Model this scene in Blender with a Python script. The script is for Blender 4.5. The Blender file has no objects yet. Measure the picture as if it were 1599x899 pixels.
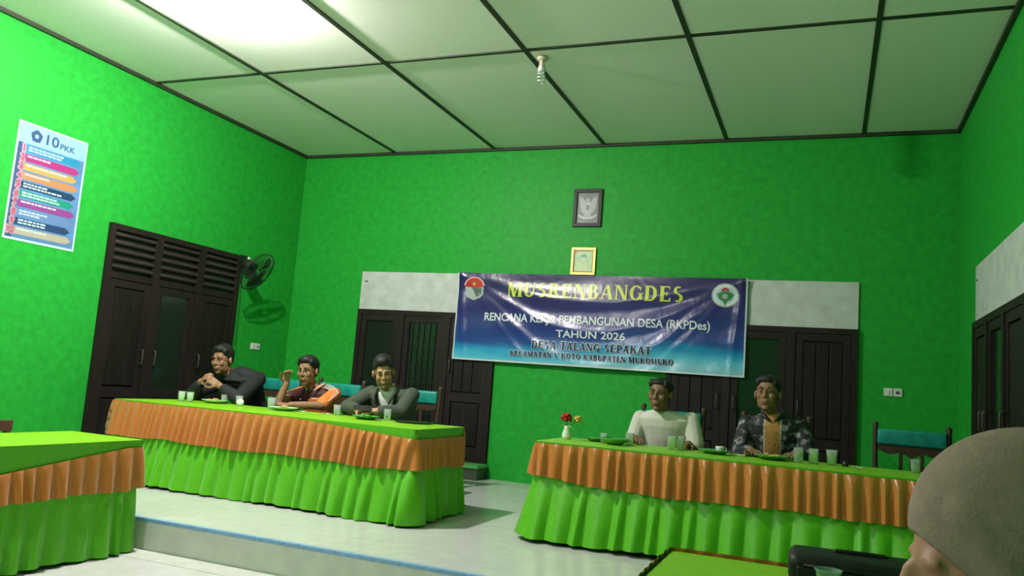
import bpy, bmesh, math, random
from mathutils import Vector, Matrix, Euler
random.seed(7)
scn = bpy.context.scene
C = scn.collection
PI = math.pi
H = 3.774          # ceiling height above the platform
XR = 7.448         # right wall
YB = -11.6         # wall behind the camera
ZL = -0.20         # lower hall floor

# ------------------------------------------------------------------ camera, world, exposure
cam_d = bpy.data.cameras.new('camera'); cam = bpy.data.objects.new('camera', cam_d); C.objects.link(cam)
cam_d.sensor_width = 36.0; cam_d.sensor_fit = 'HORIZONTAL'; cam_d.lens = 28.207; cam_d.clip_start = 0.02
Rr = ((0.929451, 0.361198, 0.075208), (-0.026391, -0.138234, 0.990048), (-0.368, 0.922186, 0.118949))
M = Matrix.Identity(4)
for i in range(3):
    M[i][0] = Rr[0][i]; M[i][1] = Rr[1][i]; M[i][2] = -Rr[2][i]
M[0][3], M[1][3], M[2][3] = 6.3264, -8.3811, 1.0546
cam.matrix_world = M
scn.camera = cam
w = bpy.data.worlds.new('night'); scn.world = w; w.use_nodes = True
w.node_tree.nodes['Background'].inputs[0].default_value = (0.01, 0.012, 0.015, 1)
w.node_tree.nodes['Background'].inputs[1].default_value = 1.0
scn.view_settings.view_transform = 'Standard'
scn.view_settings.look = 'None'
scn.view_settings.gamma = 1.0
scn.view_settings.use_curve_mapping = False
scn.view_settings.exposure = 0.0
LAMP_LIT = 12600.0      # emission of the burning lamp near the left wall
LAMP_REAR = 6000.0     # emission of the burning lamp behind the camera

# ------------------------------------------------------------------ materials
def newmat(name):
    m = bpy.data.materials.new(name); m.use_nodes = True
    nt = m.node_tree; return m, nt, nt.nodes['Principled BSDF']
def mat(name, col, rough=0.6, metal=0.0, noise=0.0, nscale=20.0, bump=0.0, bscale=60.0, sheen=0.0, spec=0.5, trans=0.0, ior=1.45, coat=0.0, emit=None, estr=0.0, stretch=None, aniso=0.0):
    m, nt, b = newmat(name)
    L = nt.links.new
    b.inputs['Base Color'].default_value = (*col, 1)
    b.inputs['Roughness'].default_value = rough
    b.inputs['Metallic'].default_value = metal
    b.inputs['Specular IOR Level'].default_value = spec
    b.inputs['Transmission Weight'].default_value = trans
    b.inputs['IOR'].default_value = ior
    b.inputs['Coat Weight'].default_value = coat
    b.inputs['Sheen Weight'].default_value = sheen
    b.inputs['Anisotropic'].default_value = aniso
    if emit:
        b.inputs['Emission Color'].default_value = (*emit, 1); b.inputs['Emission Strength'].default_value = estr
    if noise or bump:
        tc = nt.nodes.new('ShaderNodeTexCoord'); src = tc.outputs['Object']
        if stretch:
            mp = nt.nodes.new('ShaderNodeMapping'); mp.inputs['Scale'].default_value = stretch
            L(src, mp.inputs[0]); src = mp.outputs[0]
    if noise:
        n = nt.nodes.new('ShaderNodeTexNoise'); n.inputs['Scale'].default_value = nscale; n.inputs['Detail'].default_value = 5
        L(src, n.inputs['Vector'])
        r = nt.nodes.new('ShaderNodeValToRGB')
        r.color_ramp.elements[0].position = .3; r.color_ramp.elements[1].position = .7
        r.color_ramp.elements[0].color = (*[max(0, c*(1-noise)) for c in col], 1)
        r.color_ramp.elements[1].color = (*[min(1, c*(1+noise)) for c in col], 1)
        L(n.outputs['Fac'], r.inputs[0]); L(r.outputs[0], b.inputs['Base Color'])
    if bump:
        n2 = nt.nodes.new('ShaderNodeTexNoise'); n2.inputs['Scale'].default_value = bscale; n2.inputs['Detail'].default_value = 4
        L(src, n2.inputs['Vector'])
        bp = nt.nodes.new('ShaderNodeBump'); bp.inputs['Strength'].default_value = bump; bp.inputs['Distance'].default_value = .01
        L(n2.outputs['Fac'], bp.inputs['Height']); L(bp.outputs[0], b.inputs['Normal'])
    return m

def tilemat(name, col, joint, size, rough):
    m, nt, b = newmat(name); L = nt.links.new
    tc = nt.nodes.new('ShaderNodeTexCoord'); br = nt.nodes.new('ShaderNodeTexBrick')
    br.offset = 0; br.inputs['Scale'].default_value = 1.0
    br.inputs['Brick Width'].default_value = size; br.inputs['Row Height'].default_value = size
    br.inputs['Mortar Size'].default_value = .0025
    br.inputs['Color1'].default_value = (*col, 1); br.inputs['Color2'].default_value = (*[c*.94 for c in col], 1)
    br.inputs['Mortar'].default_value = (*joint, 1)
    L(tc.outputs['Object'], br.inputs['Vector'])
    nz = nt.nodes.new('ShaderNodeTexNoise'); nz.inputs['Scale'].default_value = 9; nz.inputs['Detail'].default_value = 6
    L(tc.outputs['Object'], nz.inputs['Vector'])
    mx = nt.nodes.new('ShaderNodeMix'); mx.data_type = 'RGBA'; mx.blend_type = 'MULTIPLY'; mx.inputs[0].default_value = .25
    L(br.outputs['Color'], mx.inputs[6]); L(nz.outputs['Fac'], mx.inputs[7]); L(mx.outputs[2], b.inputs['Base Color'])
    b.inputs['Roughness'].default_value = rough
    return m

MT = {}
MT['wall'] = mat('green_wall_paint', (0.018, 0.34, 0.036), .5, noise=.12, nscale=14, bump=.15, bscale=45, spec=.22)
MT['ceil'] = mat('ceiling_board', (0.84, 0.85, 0.78), .8, noise=.05, nscale=55)
MT['batten'] = mat('dark_batten', (0.022, 0.035, 0.016), .6)
MT['tile'] = tilemat('floor_tile', (0.74, 0.75, 0.72), (.66, .67, .64), .44, .2)
MT['tile_low'] = tilemat('hall_floor_tile', (0.80, 0.80, 0.78), (.72, .72, .70), .44, .2)
MT['riser'] = mat('grey_riser_tile', (0.60, 0.62, 0.57), .35, noise=.08, nscale=8)
MT['blue'] = mat('blue_edge_strip', (0.22, 0.40, 0.66), .35, noise=.15, nscale=30)
MT['wood'] = mat('dark_door_wood', (0.016, 0.011, 0.010), .55, noise=.35, nscale=3, stretch=(14, 14, 1), spec=.25)
MT['woodp'] = mat('dark_door_panel', (0.012, 0.009, 0.008), .5, noise=.4, nscale=3, stretch=(16, 16, 1), spec=.25)
MT['slat'] = mat('louver_slat_wood', (0.040, 0.030, 0.025), .5, noise=.3, nscale=4)
MT['pane'] = mat('night_dark_glass', (0.012, 0.022, 0.014), .12, spec=.6)
MT['iron'] = mat('window_bar_iron', (0.010, 0.010, 0.010), .5)
MT['board'] = mat('white_painted_board', (0.55, 0.58, 0.56), .6, noise=.12, nscale=7, bump=.1, bscale=20)
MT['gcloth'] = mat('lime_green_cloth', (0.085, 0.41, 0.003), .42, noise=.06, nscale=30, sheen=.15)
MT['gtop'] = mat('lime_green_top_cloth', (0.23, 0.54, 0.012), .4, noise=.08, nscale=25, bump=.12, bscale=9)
MT['satin'] = mat('orange_satin', (0.50, 0.165, 0.030), .24, noise=.06, nscale=40, sheen=.2, spec=.9)
MT['table'] = mat('table_brown_wood', (0.10, 0.05, 0.025), .5, noise=.3, nscale=5, stretch=(2, 18, 18))
MT['darkleg'] = mat('dark_table_leg', (0.015, 0.013, 0.012), .4)
MT['teal'] = mat('teal_vinyl', (0.012, 0.27, 0.22), .4, noise=.2, nscale=18)
MT['cwood'] = mat('brown_chair_wood', (0.055, 0.030, 0.018), .45, noise=.35, nscale=5, stretch=(20, 20, 2))
MT['white'] = mat('white_plastic', (0.72, 0.73, 0.70), .4)
MT['paper'] = mat('white_tissue', (0.82, 0.83, 0.78), .9)
MT['glass'] = mat('clear_glass', (0.84, 0.94, 0.88), .12, trans=.80, ior=1.08)
MT['plate'] = mat('pale_green_plate', (0.45, 0.68, 0.38), .25, noise=.08)
MT['plateg'] = mat('green_glass_plate', (0.08, 0.32, 0.07), .2)
MT['food'] = mat('fried_snack', (0.50, 0.36, 0.12), .7, noise=.4, nscale=60)
MT['leaf'] = mat('green_leaf', (0.10, 0.42, 0.05), .5)
MT['black'] = mat('matte_black', (0.012, 0.012, 0.013), .5)
MT['blackbag'] = mat('black_bag_nylon', (0.010, 0.010, 0.011), .45, bump=.2, bscale=200, spec=.35)
MT['steel'] = mat('steel', (0.5, 0.5, 0.5), .3, metal=1)
MT['dmetal'] = mat('dark_metal', (.10, .09, .08), .45, metal=.6)
MT['gold'] = mat('gold_frame', (0.62, 0.47, 0.12), .35, metal=.4)
MT['red'] = mat('red_petal', (0.45, 0.012, 0.012), .6, noise=.3, nscale=50)
MT['yellow'] = mat('yellow_petal', (0.60, 0.46, 0.06), .6, noise=.3, nscale=50)

# ------------------------------------------------------------------ helpers
def obj(name, bm, m, parent=None, smooth=False):
    me = bpy.data.meshes.new(name)
    if isinstance(bm, bmesh.types.BMesh):
        bmesh.ops.recalc_face_normals(bm, faces=bm.faces[:]); bm.to_mesh(me); bm.free()
    else:
        me.from_pydata(bm[0], [], bm[1]); me.update()
    if m is not None: me.materials.append(MT[m] if isinstance(m, str) else m)
    if smooth:
        me.polygons.foreach_set('use_smooth', [True]*len(me.polygons))
    o = bpy.data.objects.new(name, me); C.objects.link(o)
    if parent is not None: o.parent = parent
    return o
def tag(o, label, cat, group=None):
    o['label'] = label; o['category'] = cat
    if group: o['group'] = group
    return o
def thing(name, label, cat, loc=(0, 0, 0), rotz=0.0, group=None):
    o = bpy.data.objects.new(name, None); o.empty_display_size = .1; C.objects.link(o)
    o.location = loc; o.rotation_euler = (0, 0, rotz)
    return tag(o, label, cat, group)
def struct(name, bm, m, parent=None, label=None, smooth=False):
    o = obj(name, bm, m, parent, smooth)
    o['kind'] = 'structure'
    if label: o['label'] = label
    return o
def structroot(name, label, loc=(0, 0, 0), rotz=0):
    o = bpy.data.objects.new(name, None); o.empty_display_size = .1; C.objects.link(o)
    o.location = loc; o.rotation_euler = (0, 0, rotz); o['kind'] = 'structure'; o['label'] = label
    return o
def B(): return bmesh.new()
def box(bm, x0, x1, y0, y1, z0, z1, bev=0.0, rot=None, seg=2):
    r = bmesh.ops.create_cube(bm, size=1.0); vs = r['verts']
    bmesh.ops.scale(bm, vec=(x1-x0, y1-y0, z1-z0), verts=vs)
    if bev:
        es = list({e for v in vs for e in v.link_edges})
        g = bmesh.ops.bevel(bm, geom=es, offset=bev, segments=seg, affect='EDGES', profile=.5)
        vs = list({v for f in g['faces'] for v in f.verts} | {v for v in vs if v.is_valid})
    if rot is not None: bmesh.ops.rotate(bm, cent=(0, 0, 0), matrix=rot, verts=vs)
    bmesh.ops.translate(bm, vec=((x0+x1)/2, (y0+y1)/2, (z0+z1)/2), verts=vs)
    return vs
def bx(*a, **k):
    bm = B(); box(bm, *a, **k); return bm
def frame_of(d):
    d = d.normalized(); a = Vector((0, 0, 1)) if abs(d.z) < .9 else Vector((1, 0, 0))
    u = d.cross(a).normalized(); v = d.cross(u).normalized(); return u, v
def tube(bm, pts, rad, seg=10, cap=True, closed=False):
    pts = [Vector(q) for q in pts]; n = len(pts)
    if not hasattr(rad, '__len__'): rad = [rad]*n
    rings = []; pu = None
    for i, q in enumerate(pts):
        d = (pts[(i+1) % n]-pts[i-1]) if closed else (pts[min(i+1, n-1)]-pts[max(i-1, 0)])
        d.normalize()
        if pu is None: u, v = frame_of(d)
        else:
            u = (pu-d*pu.dot(d)).normalized(); v = d.cross(u).normalized()
        pu = u
        rings.append([bm.verts.new(q+(u*math.cos(2*PI*k/seg)+v*math.sin(2*PI*k/seg))*rad[i]) for k in range(seg)])
    for i in range(n if closed else n-1):
        a, b_ = rings[i], rings[(i+1) % n]
        for k in range(seg):
            bm.faces.new((a[k], a[(k+1) % seg], b_[(k+1) % seg], b_[k]))
    if cap and not closed:
        bm.faces.new(rings[0][::-1]); bm.faces.new(rings[-1])
    return bm
def lathe(bm, prof, c=(0, 0, 0), seg=24, axis=None):
    c = Vector(c); q = Matrix.Identity(3)
    if axis is not None: q = Vector((0, 0, 1)).rotation_difference(Vector(axis).normalized()).to_matrix()
    rings = []
    for (r, z) in prof:
        if r < 1e-5: rings.append([bm.verts.new(c+q@Vector((0, 0, z)))])
        else: rings.append([bm.verts.new(c+q@Vector((r*math.cos(2*PI*k/seg), r*math.sin(2*PI*k/seg), z))) for k in range(seg)])
    for a, b_ in zip(rings, rings[1:]):
        for k in range(seg):
            k2 = (k+1) % seg
            if len(a) == 1 and len(b_) == 1: continue
            if len(a) == 1: bm.faces.new((a[0], b_[k], b_[k2]))
            elif len(b_) == 1: bm.faces.new((a[k], a[k2], b_[0]))
            else: bm.faces.new((a[k], a[k2], b_[k2], b_[k]))
    return bm
def ell(bm, c, r, rot=None, sub=2):
    g = bmesh.ops.create_icosphere(bm, subdivisions=sub, radius=1.0); vs = g['verts']
    if not hasattr(r, '__len__'): r = (r, r, r)
    bmesh.ops.scale(bm, vec=r, verts=vs)
    if rot is not None: bmesh.ops.rotate(bm, cent=(0, 0, 0), matrix=rot, verts=vs)
    bmesh.ops.translate(bm, vec=Vector(c), verts=vs)
    return vs
def copy_tree(o, parent=None):
    c = o.copy(); C.objects.link(c); c.parent = parent
    for ch in o.children: copy_tree(ch, c)
    return c

# ================================================================== THE ROOM
wt = .15
struct('wall_back', bx(-wt, XR+wt, 0, wt, ZL-.3, H+.1), 'wall', label='bright green painted back wall')
struct('wall_left', bx(-wt, 0, YB, 0, ZL-.3, H+.1), 'wall', label='bright green painted left wall')
struct('wall_right', bx(XR, XR+wt, YB, 0, ZL-.3, H+.1), 'wall', label='green painted right wall')
struct('wall_rear', bx(-wt, XR+wt, YB-wt, YB, ZL-.3, H+.1), 'wall', label='green painted wall behind the viewer')
struct('floor_platform', bx(0, XR, -4.155, 0, ZL, 0), 'tile', label='raised platform of pale glossy tiles')
struct('floor', bx(0, XR, YB, -4.155, ZL-.1, ZL), 'tile_low', label='lower hall floor of white glossy tiles')
rs = struct('trim_1', bx(0, XR, -4.167, -4.1552, ZL, -.022), 'riser', label='grey tiled riser below the platform edge')
struct('trim_2', bx(0, XR, -4.172, -4.140, -.021, .004, bev=.004), 'blue', label='blue edge strip along the platform step')
struct('trim_3', bx(0, XR, -4.37, -4.168, ZL, ZL+.003), 'riser', label='grey border tiles at the foot of the step')

ceil = structroot('ceiling', 'pale ceiling of large boards with dark battens', (0, 0, H))
PW, PD = 1.32, 2.556
bm0 = bx(-PW/2+.004, PW/2-.004, -PD/2+.004, PD/2-.004, 0, .02)
pan = None
xs = [i*PW for i in range(6)]+[XR]; ys = [-i*PD for i in range(5)]+[YB]
for i in range(6):
    for j in range(5):
        x0, x1 = xs[i], xs[i+1]; y1, y0 = ys[j], ys[j+1]
        obj('ceiling_panel', bx(x0+.004, x1-.004, y0+.004, y1-.004, .0, .02), 'ceil', ceil)
for i in range(1, 6): obj('batten', bx(xs[i]-.019, xs[i]+.019, YB, 0, -.014, 0), 'batten', ceil)
for j in range(1, 5): obj('batten', bx(0, XR, ys[j]-.017, ys[j]+.017, -.012, 0), 'batten', ceil)
for a in ((0, XR, -.035, 0), (0, XR, YB, YB+.035), (0, .035, YB, 0), (XR-.035, XR, YB, 0)):
    obj('cornice', bx(*a, -.034, 0), 'batten', ceil)
obj('ceiling_slab', bx(0, XR, YB, 0, .021, .06), 'batten', ceil)

# ------------------------------------------------------------------ doors and windows (built along local x, facing -y)
def unit(name, label, W, loc, rotz, bays, zt=1.825, ztop=2.285, transom='board', zb=0.0, splits=None):
    r = structroot(name, label, loc, rotz)
    d = .045; fw = .055
    f = B()
    box(f, 0, fw, -d, 0, zb, ztop if transom == 'louver' else zt)
    box(f, W-fw, W, -d, 0, zb, ztop if transom == 'louver' else zt)
    box(f, fw, W-fw, -d, 0, zt-fw, zt)
    box(f, fw, W-fw, -d, 0, zb, zb+.03)
    if transom == 'louver': box(f, fw, W-fw, -d, 0, ztop-fw, ztop)
    obj('frame', f, 'wood', r)
    n = len(bays); cell = W/n
    xs = [cell*i for i in range(n+1)]
    for i in range(1, n):
        obj('mullion', bx(xs[i]-.04, xs[i]+.04, -d-.004, 0, zb+.03, ztop-fw if transom == 'louver' else zt-fw), 'wood', r)
    for i, kind in enumerate(bays):
        x0 = xs[i]+(fw if i == 0 else .04); x1 = xs[i+1]-(fw if i == n-1 else .04)
        z0, z1 = zb+.03, zt-fw
        lf = B(); sw = .075
        box(lf, x0+.004, x0+sw, -.036, -.004, z0+.004, z1-.004); box(lf, x1-sw, x1-.004, -.036, -.004, z0+.004, z1-.004)
        box(lf, x0+sw, x1-sw, -.036, -.004, z1-sw, z1-.004); box(lf, x0+sw, x1-sw, -.036, -.004, z0+.004, z0+.13)
        if kind != 'bars': box(lf, x0+sw, x1-sw, -.036, -.004, z0+.62, z0+.72)
        leaf = obj('door_leaf' if kind != 'bars' else 'window_sash', lf, 'wood', r)
        obj('backing', bx(x0+.001, x1-.001, -.0035, -.0005, z0+.001, z1-.001), 'black', leaf)
        if kind == 'bars':
            obj('pane', bx(x0+sw, x1-sw, -.012, -.006, z0+.13, z1-sw), 'pane', leaf)
            for k in range(5):
                xx = x0+sw+(x1-x0-2*sw)*(k+.5)/5
                bm = B(); tube(bm, [(xx, -.026, z0+.13), (xx, -.026, z1-sw)], .007, 8); obj('window_bar', bm, 'iron', leaf)
            for zz in (.45, .8, 1.25):
                obj('window_bar', bx(x0+sw, x1-sw, -.022, -.017, z0+zz-.008, z0+zz+.008), 'iron', leaf)
        else:
            obj('panel', bx(x0+sw+.012, x1-sw-.012, -.030, -.006, z0+.145, z0+.605, bev=.008), 'woodp', leaf)
            if kind == 'glass':
                obj('pane', bx(x0+sw, x1-sw, -.014, -.008, z0+.72, z1-sw), 'pane', leaf)
            else:
                nb = 3
                for k in range(nb):
                    a = x0+sw+(x1-x0-2*sw)*k/nb; b_ = x0+sw+(x1-x0-2*sw)*(k+1)/nb
                    obj('plank', bx(a+.003, b_-.003, -.028, -.006, z0+.735, z1-sw-.012, bev=.005), 'woodp', leaf)
            hx = x1-.04 if i == 0 else x0+.04
            hb = B(); tube(hb, [(hx, -.036, z0+.95), (hx, -.07, z0+.95), (hx, -.075, z0+.965), (hx, -.075, z0+1.07), (hx, -.07, z0+1.085), (hx, -.036, z0+1.085)], .007, 8)
            obj('handle', hb, 'dmetal', leaf, True)
        if transom == 'louver':
            ns = 5; zz0, zz1 = zt+.02, ztop-fw
            for k in range(ns):
                zc = zz0+(zz1-zz0)*(k+.5)/ns
                bm = B(); box(bm, x0, x1, -.045, -.005, zc-.008, zc+.008)
                bmesh.ops.rotate(bm, cent=(0, -.025, zc), matrix=Matrix.Rotation(math.radians(38), 3, 'X'), verts=bm.verts[:])
                obj('louver_slat', bm, 'slat', r)
    if transom == 'board':
        obj('transom_board', bx(0, W, -.02, 0, zt, ztop), 'board', r)
        obj('nail', bx(.045, .085, -.024, -.02, ztop-.125, ztop-.113), 'black', r)
    else:
        obj('backing', bx(fw, W-fw, -.003, 0, zt, ztop-fw), 'black', r)
    return r
unit('door_1', 'dark wooden triple door with louvred transom in the left wall', 1.816, (0, -2.863, 0), PI/2, ['plank', 'glass', 'plank'], transom='louver')
unit('door_2', 'dark triple door and barred window under a white board behind the man in the olive jacket', 1.822, (1.015, 0, 0), 0, ['glass', 'bars', 'plank'], zb=.165)
unit('door_3', 'dark wooden door under a white board at the right of the banner', 1.815, (4.775, 0, 0), 0, ['plank', 'glass', 'plank'])
unit('door_4', 'dark wooden door under a white board in the right wall', 1.85, (XR, -1.015, 0), -PI/2, ['plank', 'glass', 'plank'])
MT['stepg'] = mat('green_painted_step', (0.10, 0.42, 0.12), .35, noise=.1)
MT['stepd'] = mat('shaded_step_face', (0.055, 0.075, 0.05), .5)  # shadow on the step's front is put into this colour
ds = structroot('trim_4', 'low doorstep with green top and shade-dark face under the barred window')
obj('step_tread', bx(1.02, 2.86, -.30, 0, .125, .16), 'stepg', ds)
obj('step_face', bx(1.03, 2.85, -.285, 0, 0, .125), 'stepd', ds)

# ------------------------------------------------------------------ lamps
def cfl(name, label, loc, lit=0.0, drop=0.0):
    r = thing(name, label, 'lamp', (loc[0], loc[1], loc[2]))
    D = -drop
    rose = B(); lathe(rose, [(0, 0), (.045, 0), (.045, -.012), (.03, -.02), (0, -.02)]); obj('ceiling_rose', rose, 'gcream', r, True)
    hd = B(); lathe(hd, [(0, D-.02), (.02, D-.02), (.022, D-.05), (.026, D-.07), (.026, D-.075), (0, D-.075)]); obj('socket', hd, 'gcream', r, True)
    bs = B(); lathe(bs, [(0, D-.075), (.024, D-.075), (.03, D-.085), (.03, D-.115), (.02, D-.12), (0, D-.12)]); obj('lamp_base', bs, 'white', r, True)
    sp = B(); pts = []
    for k in range(91):
        t = k/90; a = t*2*PI*3.2; R_ = .030*(.7+.3*math.sin(PI*min(1, t*1.1)))
        pts.append((R_*math.cos(a), R_*math.sin(a), D-.122-.095*t))
    tube(sp, pts, .0075, 8)
    if lit:
        cl_ = B(); lathe(cl_, [(0, D-.112), (.050, D-.114), (.056, D-.118), (.050, D-.1205), (0, D-.1205)], seg=32); obj('glow_blocker', cl_, 'white', r, True)  # disc added to hold a lit lamp's glow off the ceiling
    if drop:
        cb = B(); tube(cb, [(0, 0, -.018), (.002, 0, -drop*.5), (0, 0, D-.022)], .004, 6); obj('cord', cb, 'white', r, True)
    m = mat('lamp_glow_'+name, (.9, .9, .88), .3, emit=(1.0, .93, .92), estr=lit) if lit else 'lglass'
    obj('lamp_tube', sp, m, r, True)
    return r
MT['gcream'] = mat('cream_plastic', (.62, .58, .42), .5)
MT['lglass'] = mat('unlit_lamp_glass', (.70, .78, .72), .25, trans=.35)
LPOS = (2.039, -4.026, H)
def bulb(name, label, loc, lit):
    """white lamp: opaque body on a ceiling holder, glowing dome below"""
    r = thing(name, label, 'lamp', loc)
    bm = B(); lathe(bm, [(0, 0), (.050, 0), (.050, -.010), (.035, -.016), (0, -.016)]); obj('ceiling_rose', bm, 'gcream', r, True)
    bm = B(); lathe(bm, [(0, -.016), (.022, -.016), (.023, -.030), (0, -.030)]); obj('socket', bm, 'gcream', r, True)
    bm = B(); lathe(bm, [(0, -.030), (.022, -.030), (.030, -.042), (.037, -.062), (.038, -.066), (0, -.066)], seg=32); obj('lamp_body', bm, 'white', r, True)
    bm = B(); lathe(bm, [(.0355, -.0665), (.0355, -.076), (.033, -.088), (.026, -.099), (.015, -.106), (0, -.108)], seg=32)
    obj('glowing_dome', bm, mat('lamp_glow', (.9, .9, .88), .4, emit=(1.0, .93, .92), estr=lit), r, True)
    return r
bulb('ceiling_lamp', 'burning white lamp on the ceiling near the left wall', LPOS, LAMP_LIT)
cfl('ceiling_lamp', 'unlit spiral lamp hanging from the ceiling above the banner', (4.056, -2.40, H-.014), 0)
bulb('ceiling_lamp', 'burning white lamp on the ceiling behind the viewer', (2.35, -9.1, H), LAMP_REAR)

# ================================================================== TABLES WITH CLOTHS
def perimeter(x0, x1, y0, y1, r=.03, ds=.0065):
    """closed outline, counter-clockwise from the left front corner; gives point, outward normal"""
    P = []
    def line(a, b, n):
        L_ = math.dist(a, b); k = max(1, int(L_/ds))
        for i in range(k): P.append((a[0]+(b[0]-a[0])*i/k, a[1]+(b[1]-a[1])*i/k, n[0], n[1]))
    def arc(cx, cy, a0):
        for i in range(6):
            a = a0+PI/2*i/6; P.append((cx+r*math.cos(a), cy+r*math.sin(a), math.cos(a), math.sin(a)))
    line((x0+r, y0), (x1-r, y0), (0, -1)); arc(x1-r, y0+r, -PI/2)
    line((x1, y0+r), (x1, y1-r), (1, 0)); arc(x1-r, y1-r, 0)
    line((x1-r, y1), (x0+r, y1), (0, 1)); arc(x0+r, y1-r, PI/2)
    line((x0, y1-r), (x0, y0+r), (-1, 0)); arc(x0+r, y0+r, PI)
    return P
def pleats(n_s, s, length, jitter, rnd):
    """pleat profile value 0..1 for each arc position"""
    tot = s[-1]+.01; edges = [0.0]
    while edges[-1] < tot: edges.append(edges[-1]+length*(1+rnd.uniform(-jitter, jitter)))
    amp = [rnd.uniform(.45, 1.0) for _ in edges]
    return edges, amp
def drape(P, ztop, zbot, nz, amp, length, jitter, seed, base=.004, flare=.0, slant=0.0, power=.7, wave=0.0, start=.15, hem=.0, k0=0.0, corner=None):
    rnd = random.Random(seed)
    s = [0.0]
    for a, b_ in zip(P, P[1:]): s.append(s[-1]+math.dist(a[:2], b_[:2]))
    edges, am = pleats(len(P), s, length, jitter, rnd)
    total = s[-1]
    ph = [rnd.uniform(0, 6.28) for _ in range(6)]
    import bisect
    def prof(x):
        x %= total
        i = max(0, min(len(edges)-2, bisect.bisect_right(edges, x)-1))
        u = (x-edges[i])/(edges[i+1]-edges[i])
        return am[i]*(math.sin(PI*u)**power)
    V = []; F = []; n = len(P)
    for j in range(nz+1):
        t = j/nz
        for i, (x, y, nx, ny) in enumerate(P):
            zt = ztop(x, y) if callable(ztop) else ztop
            zb = zbot(x, y) if callable(zbot) else zbot
            zb = zb+hem*(math.sin(s[i]*5.1+ph[0])+.6*math.sin(s[i]*11.7+ph[1]))
            k = max(0.0, (t-k0)/(1-k0))
            a = amp*(start+(1-start)*k**.7)
            off = base+a*prof(s[i]+slant*t)+flare*k+wave*k*math.sin(s[i]*3.3+ph[2])
            if corner: off += corner[2]*k**.6*math.exp(-((x-corner[0])**2+(y-corner[1])**2)/.006)*(1-.45*k**3)
            V.append((x+nx*off, y+ny*off, zt+(zb-zt)*t))
    for j in range(nz):
        for i in range(n):
            i2 = (i+1) % n
            F.append((j*n+i, j*n+i2, (j+1)*n+i2, (j+1)*n+i))
    return V, F
def table_set(tl, cl, x0, x1, y0, y1, z0, T, seed, vtop, vbot, pl=.085, slant=0.0, gflare=.04, vlabel=None, leg_in=.06, hemz=.015, corner=None):
    t = thing('table', tl, 'table', ((x0+x1)/2, (y0+y1)/2, z0))
    cx, cy = (x0+x1)/2, (y0+y1)/2
    hx, hy = (x1-x0)/2, (y1-y0)/2; h = T-z0
    obj('tabletop', bx(-hx+.004, hx-.004, -hy+.004, hy-.004, h-.032, h-.006), 'table', t)
    for q in (-hy+.06, hy-.06): obj('apron', bx(-hx+.09, hx-.09, q-.01, q+.01, h-.11, h-.032), 'table', t)
    lb = None
    for sx in (-1, 1):
        for sy in (-1, 1):
            l = B(); a = sx*(hx-leg_in); b_ = sy*(hy-.06)
            box(l, a-.022, a+.022, b_-.022, b_+.022, 0, h-.032); obj('leg', l, 'darkleg', t)
    c = thing('table_cover', cl, 'tablecloth', (cx, cy, z0))
    P = perimeter(-hx, hx, -hy, hy)
    # top sheet
    nx, ny = max(2, int((x1-x0)/.05)), max(2, int((y1-y0)/.05)); rnd = random.Random(seed)
    V = []; F = []
    for j in range(ny+1):
        for i in range(nx+1):
            u = -hx+2*hx*i/nx; v = -hy+2*hy*j/ny
            edge = i in (0, nx) or j in (0, ny)
            V.append((u, v, h+(.0 if edge else .0015+.0012*math.sin(7*u+seed)*math.cos(9*v))))
    for j in range(ny):
        for i in range(nx): F.append((j*(nx+1)+i, j*(nx+1)+i+1, (j+1)*(nx+1)+i+1, (j+1)*(nx+1)+i))
    obj('top_cloth', (V, F), 'gtop', c, True)
    sk = drape(P, h, hemz, 20, .060, .125, .5, seed+1, base=.002, flare=gflare, slant=.03, power=1.15, wave=.012, start=.03, hem=.006, k0=.42, corner=corner)
    obj('skirt', sk, 'gcloth', c, True)
    vl = drape(P, vtop, vbot, 12, .064, pl, .35, seed+2, base=.008, flare=.002, slant=slant, power=1.35, start=.12, hem=.006)
    obj('valance', vl, 'satin', c, True)
    return t, c
# local z is height above the table's own floor; local x,y are relative to the table's middle
table_set('long table under the cloth before the three seated men at left', 'green cloth with orange pleated valance on the long table before the three men at left',
          .655, 3.585, -3.15, -2.31, 0, .68, 11,
          lambda x, y: .672-.062*max(0, min(1, (x-.45)/1.0))*(1 if y < .38 else .3), lambda x, y: .385, pl=.073, slant=.028, corner=(1.465, -.42, .09))
table_set('long table under the cloth before the man in the white shirt', 'green cloth with orange pleated valance on the long table with the flower vase',
          4.42, 7.30, -2.95, -2.20, 0, .675, 23,
          lambda x, y: .664, lambda x, y: .40+.045*max(0, (-1.0-x)/.44), pl=.085, gflare=.09, leg_in=.03, hemz=.03)
table_set('long table under the cloth along the left edge below the platform', 'green cloth with orange valance on the long table at the left edge of the view',
          1.50, 2.15, -7.0, -4.24, ZL, .51, 37,
          lambda x, y: .665-.125*max(0, min(1, (1.25-y)/1.0)), lambda x, y: .41-.022*min(1, (1.38-y)), pl=.10, gflare=.015)
table_set('long table under the cloth with the black bag on it', 'green cloth with orange border on the near table carrying the black bag',
          5.83, 7.25, -6.15, -5.40, ZL, .51, 51, lambda x, y: .722, lambda x, y: .42, pl=.085)

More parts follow.
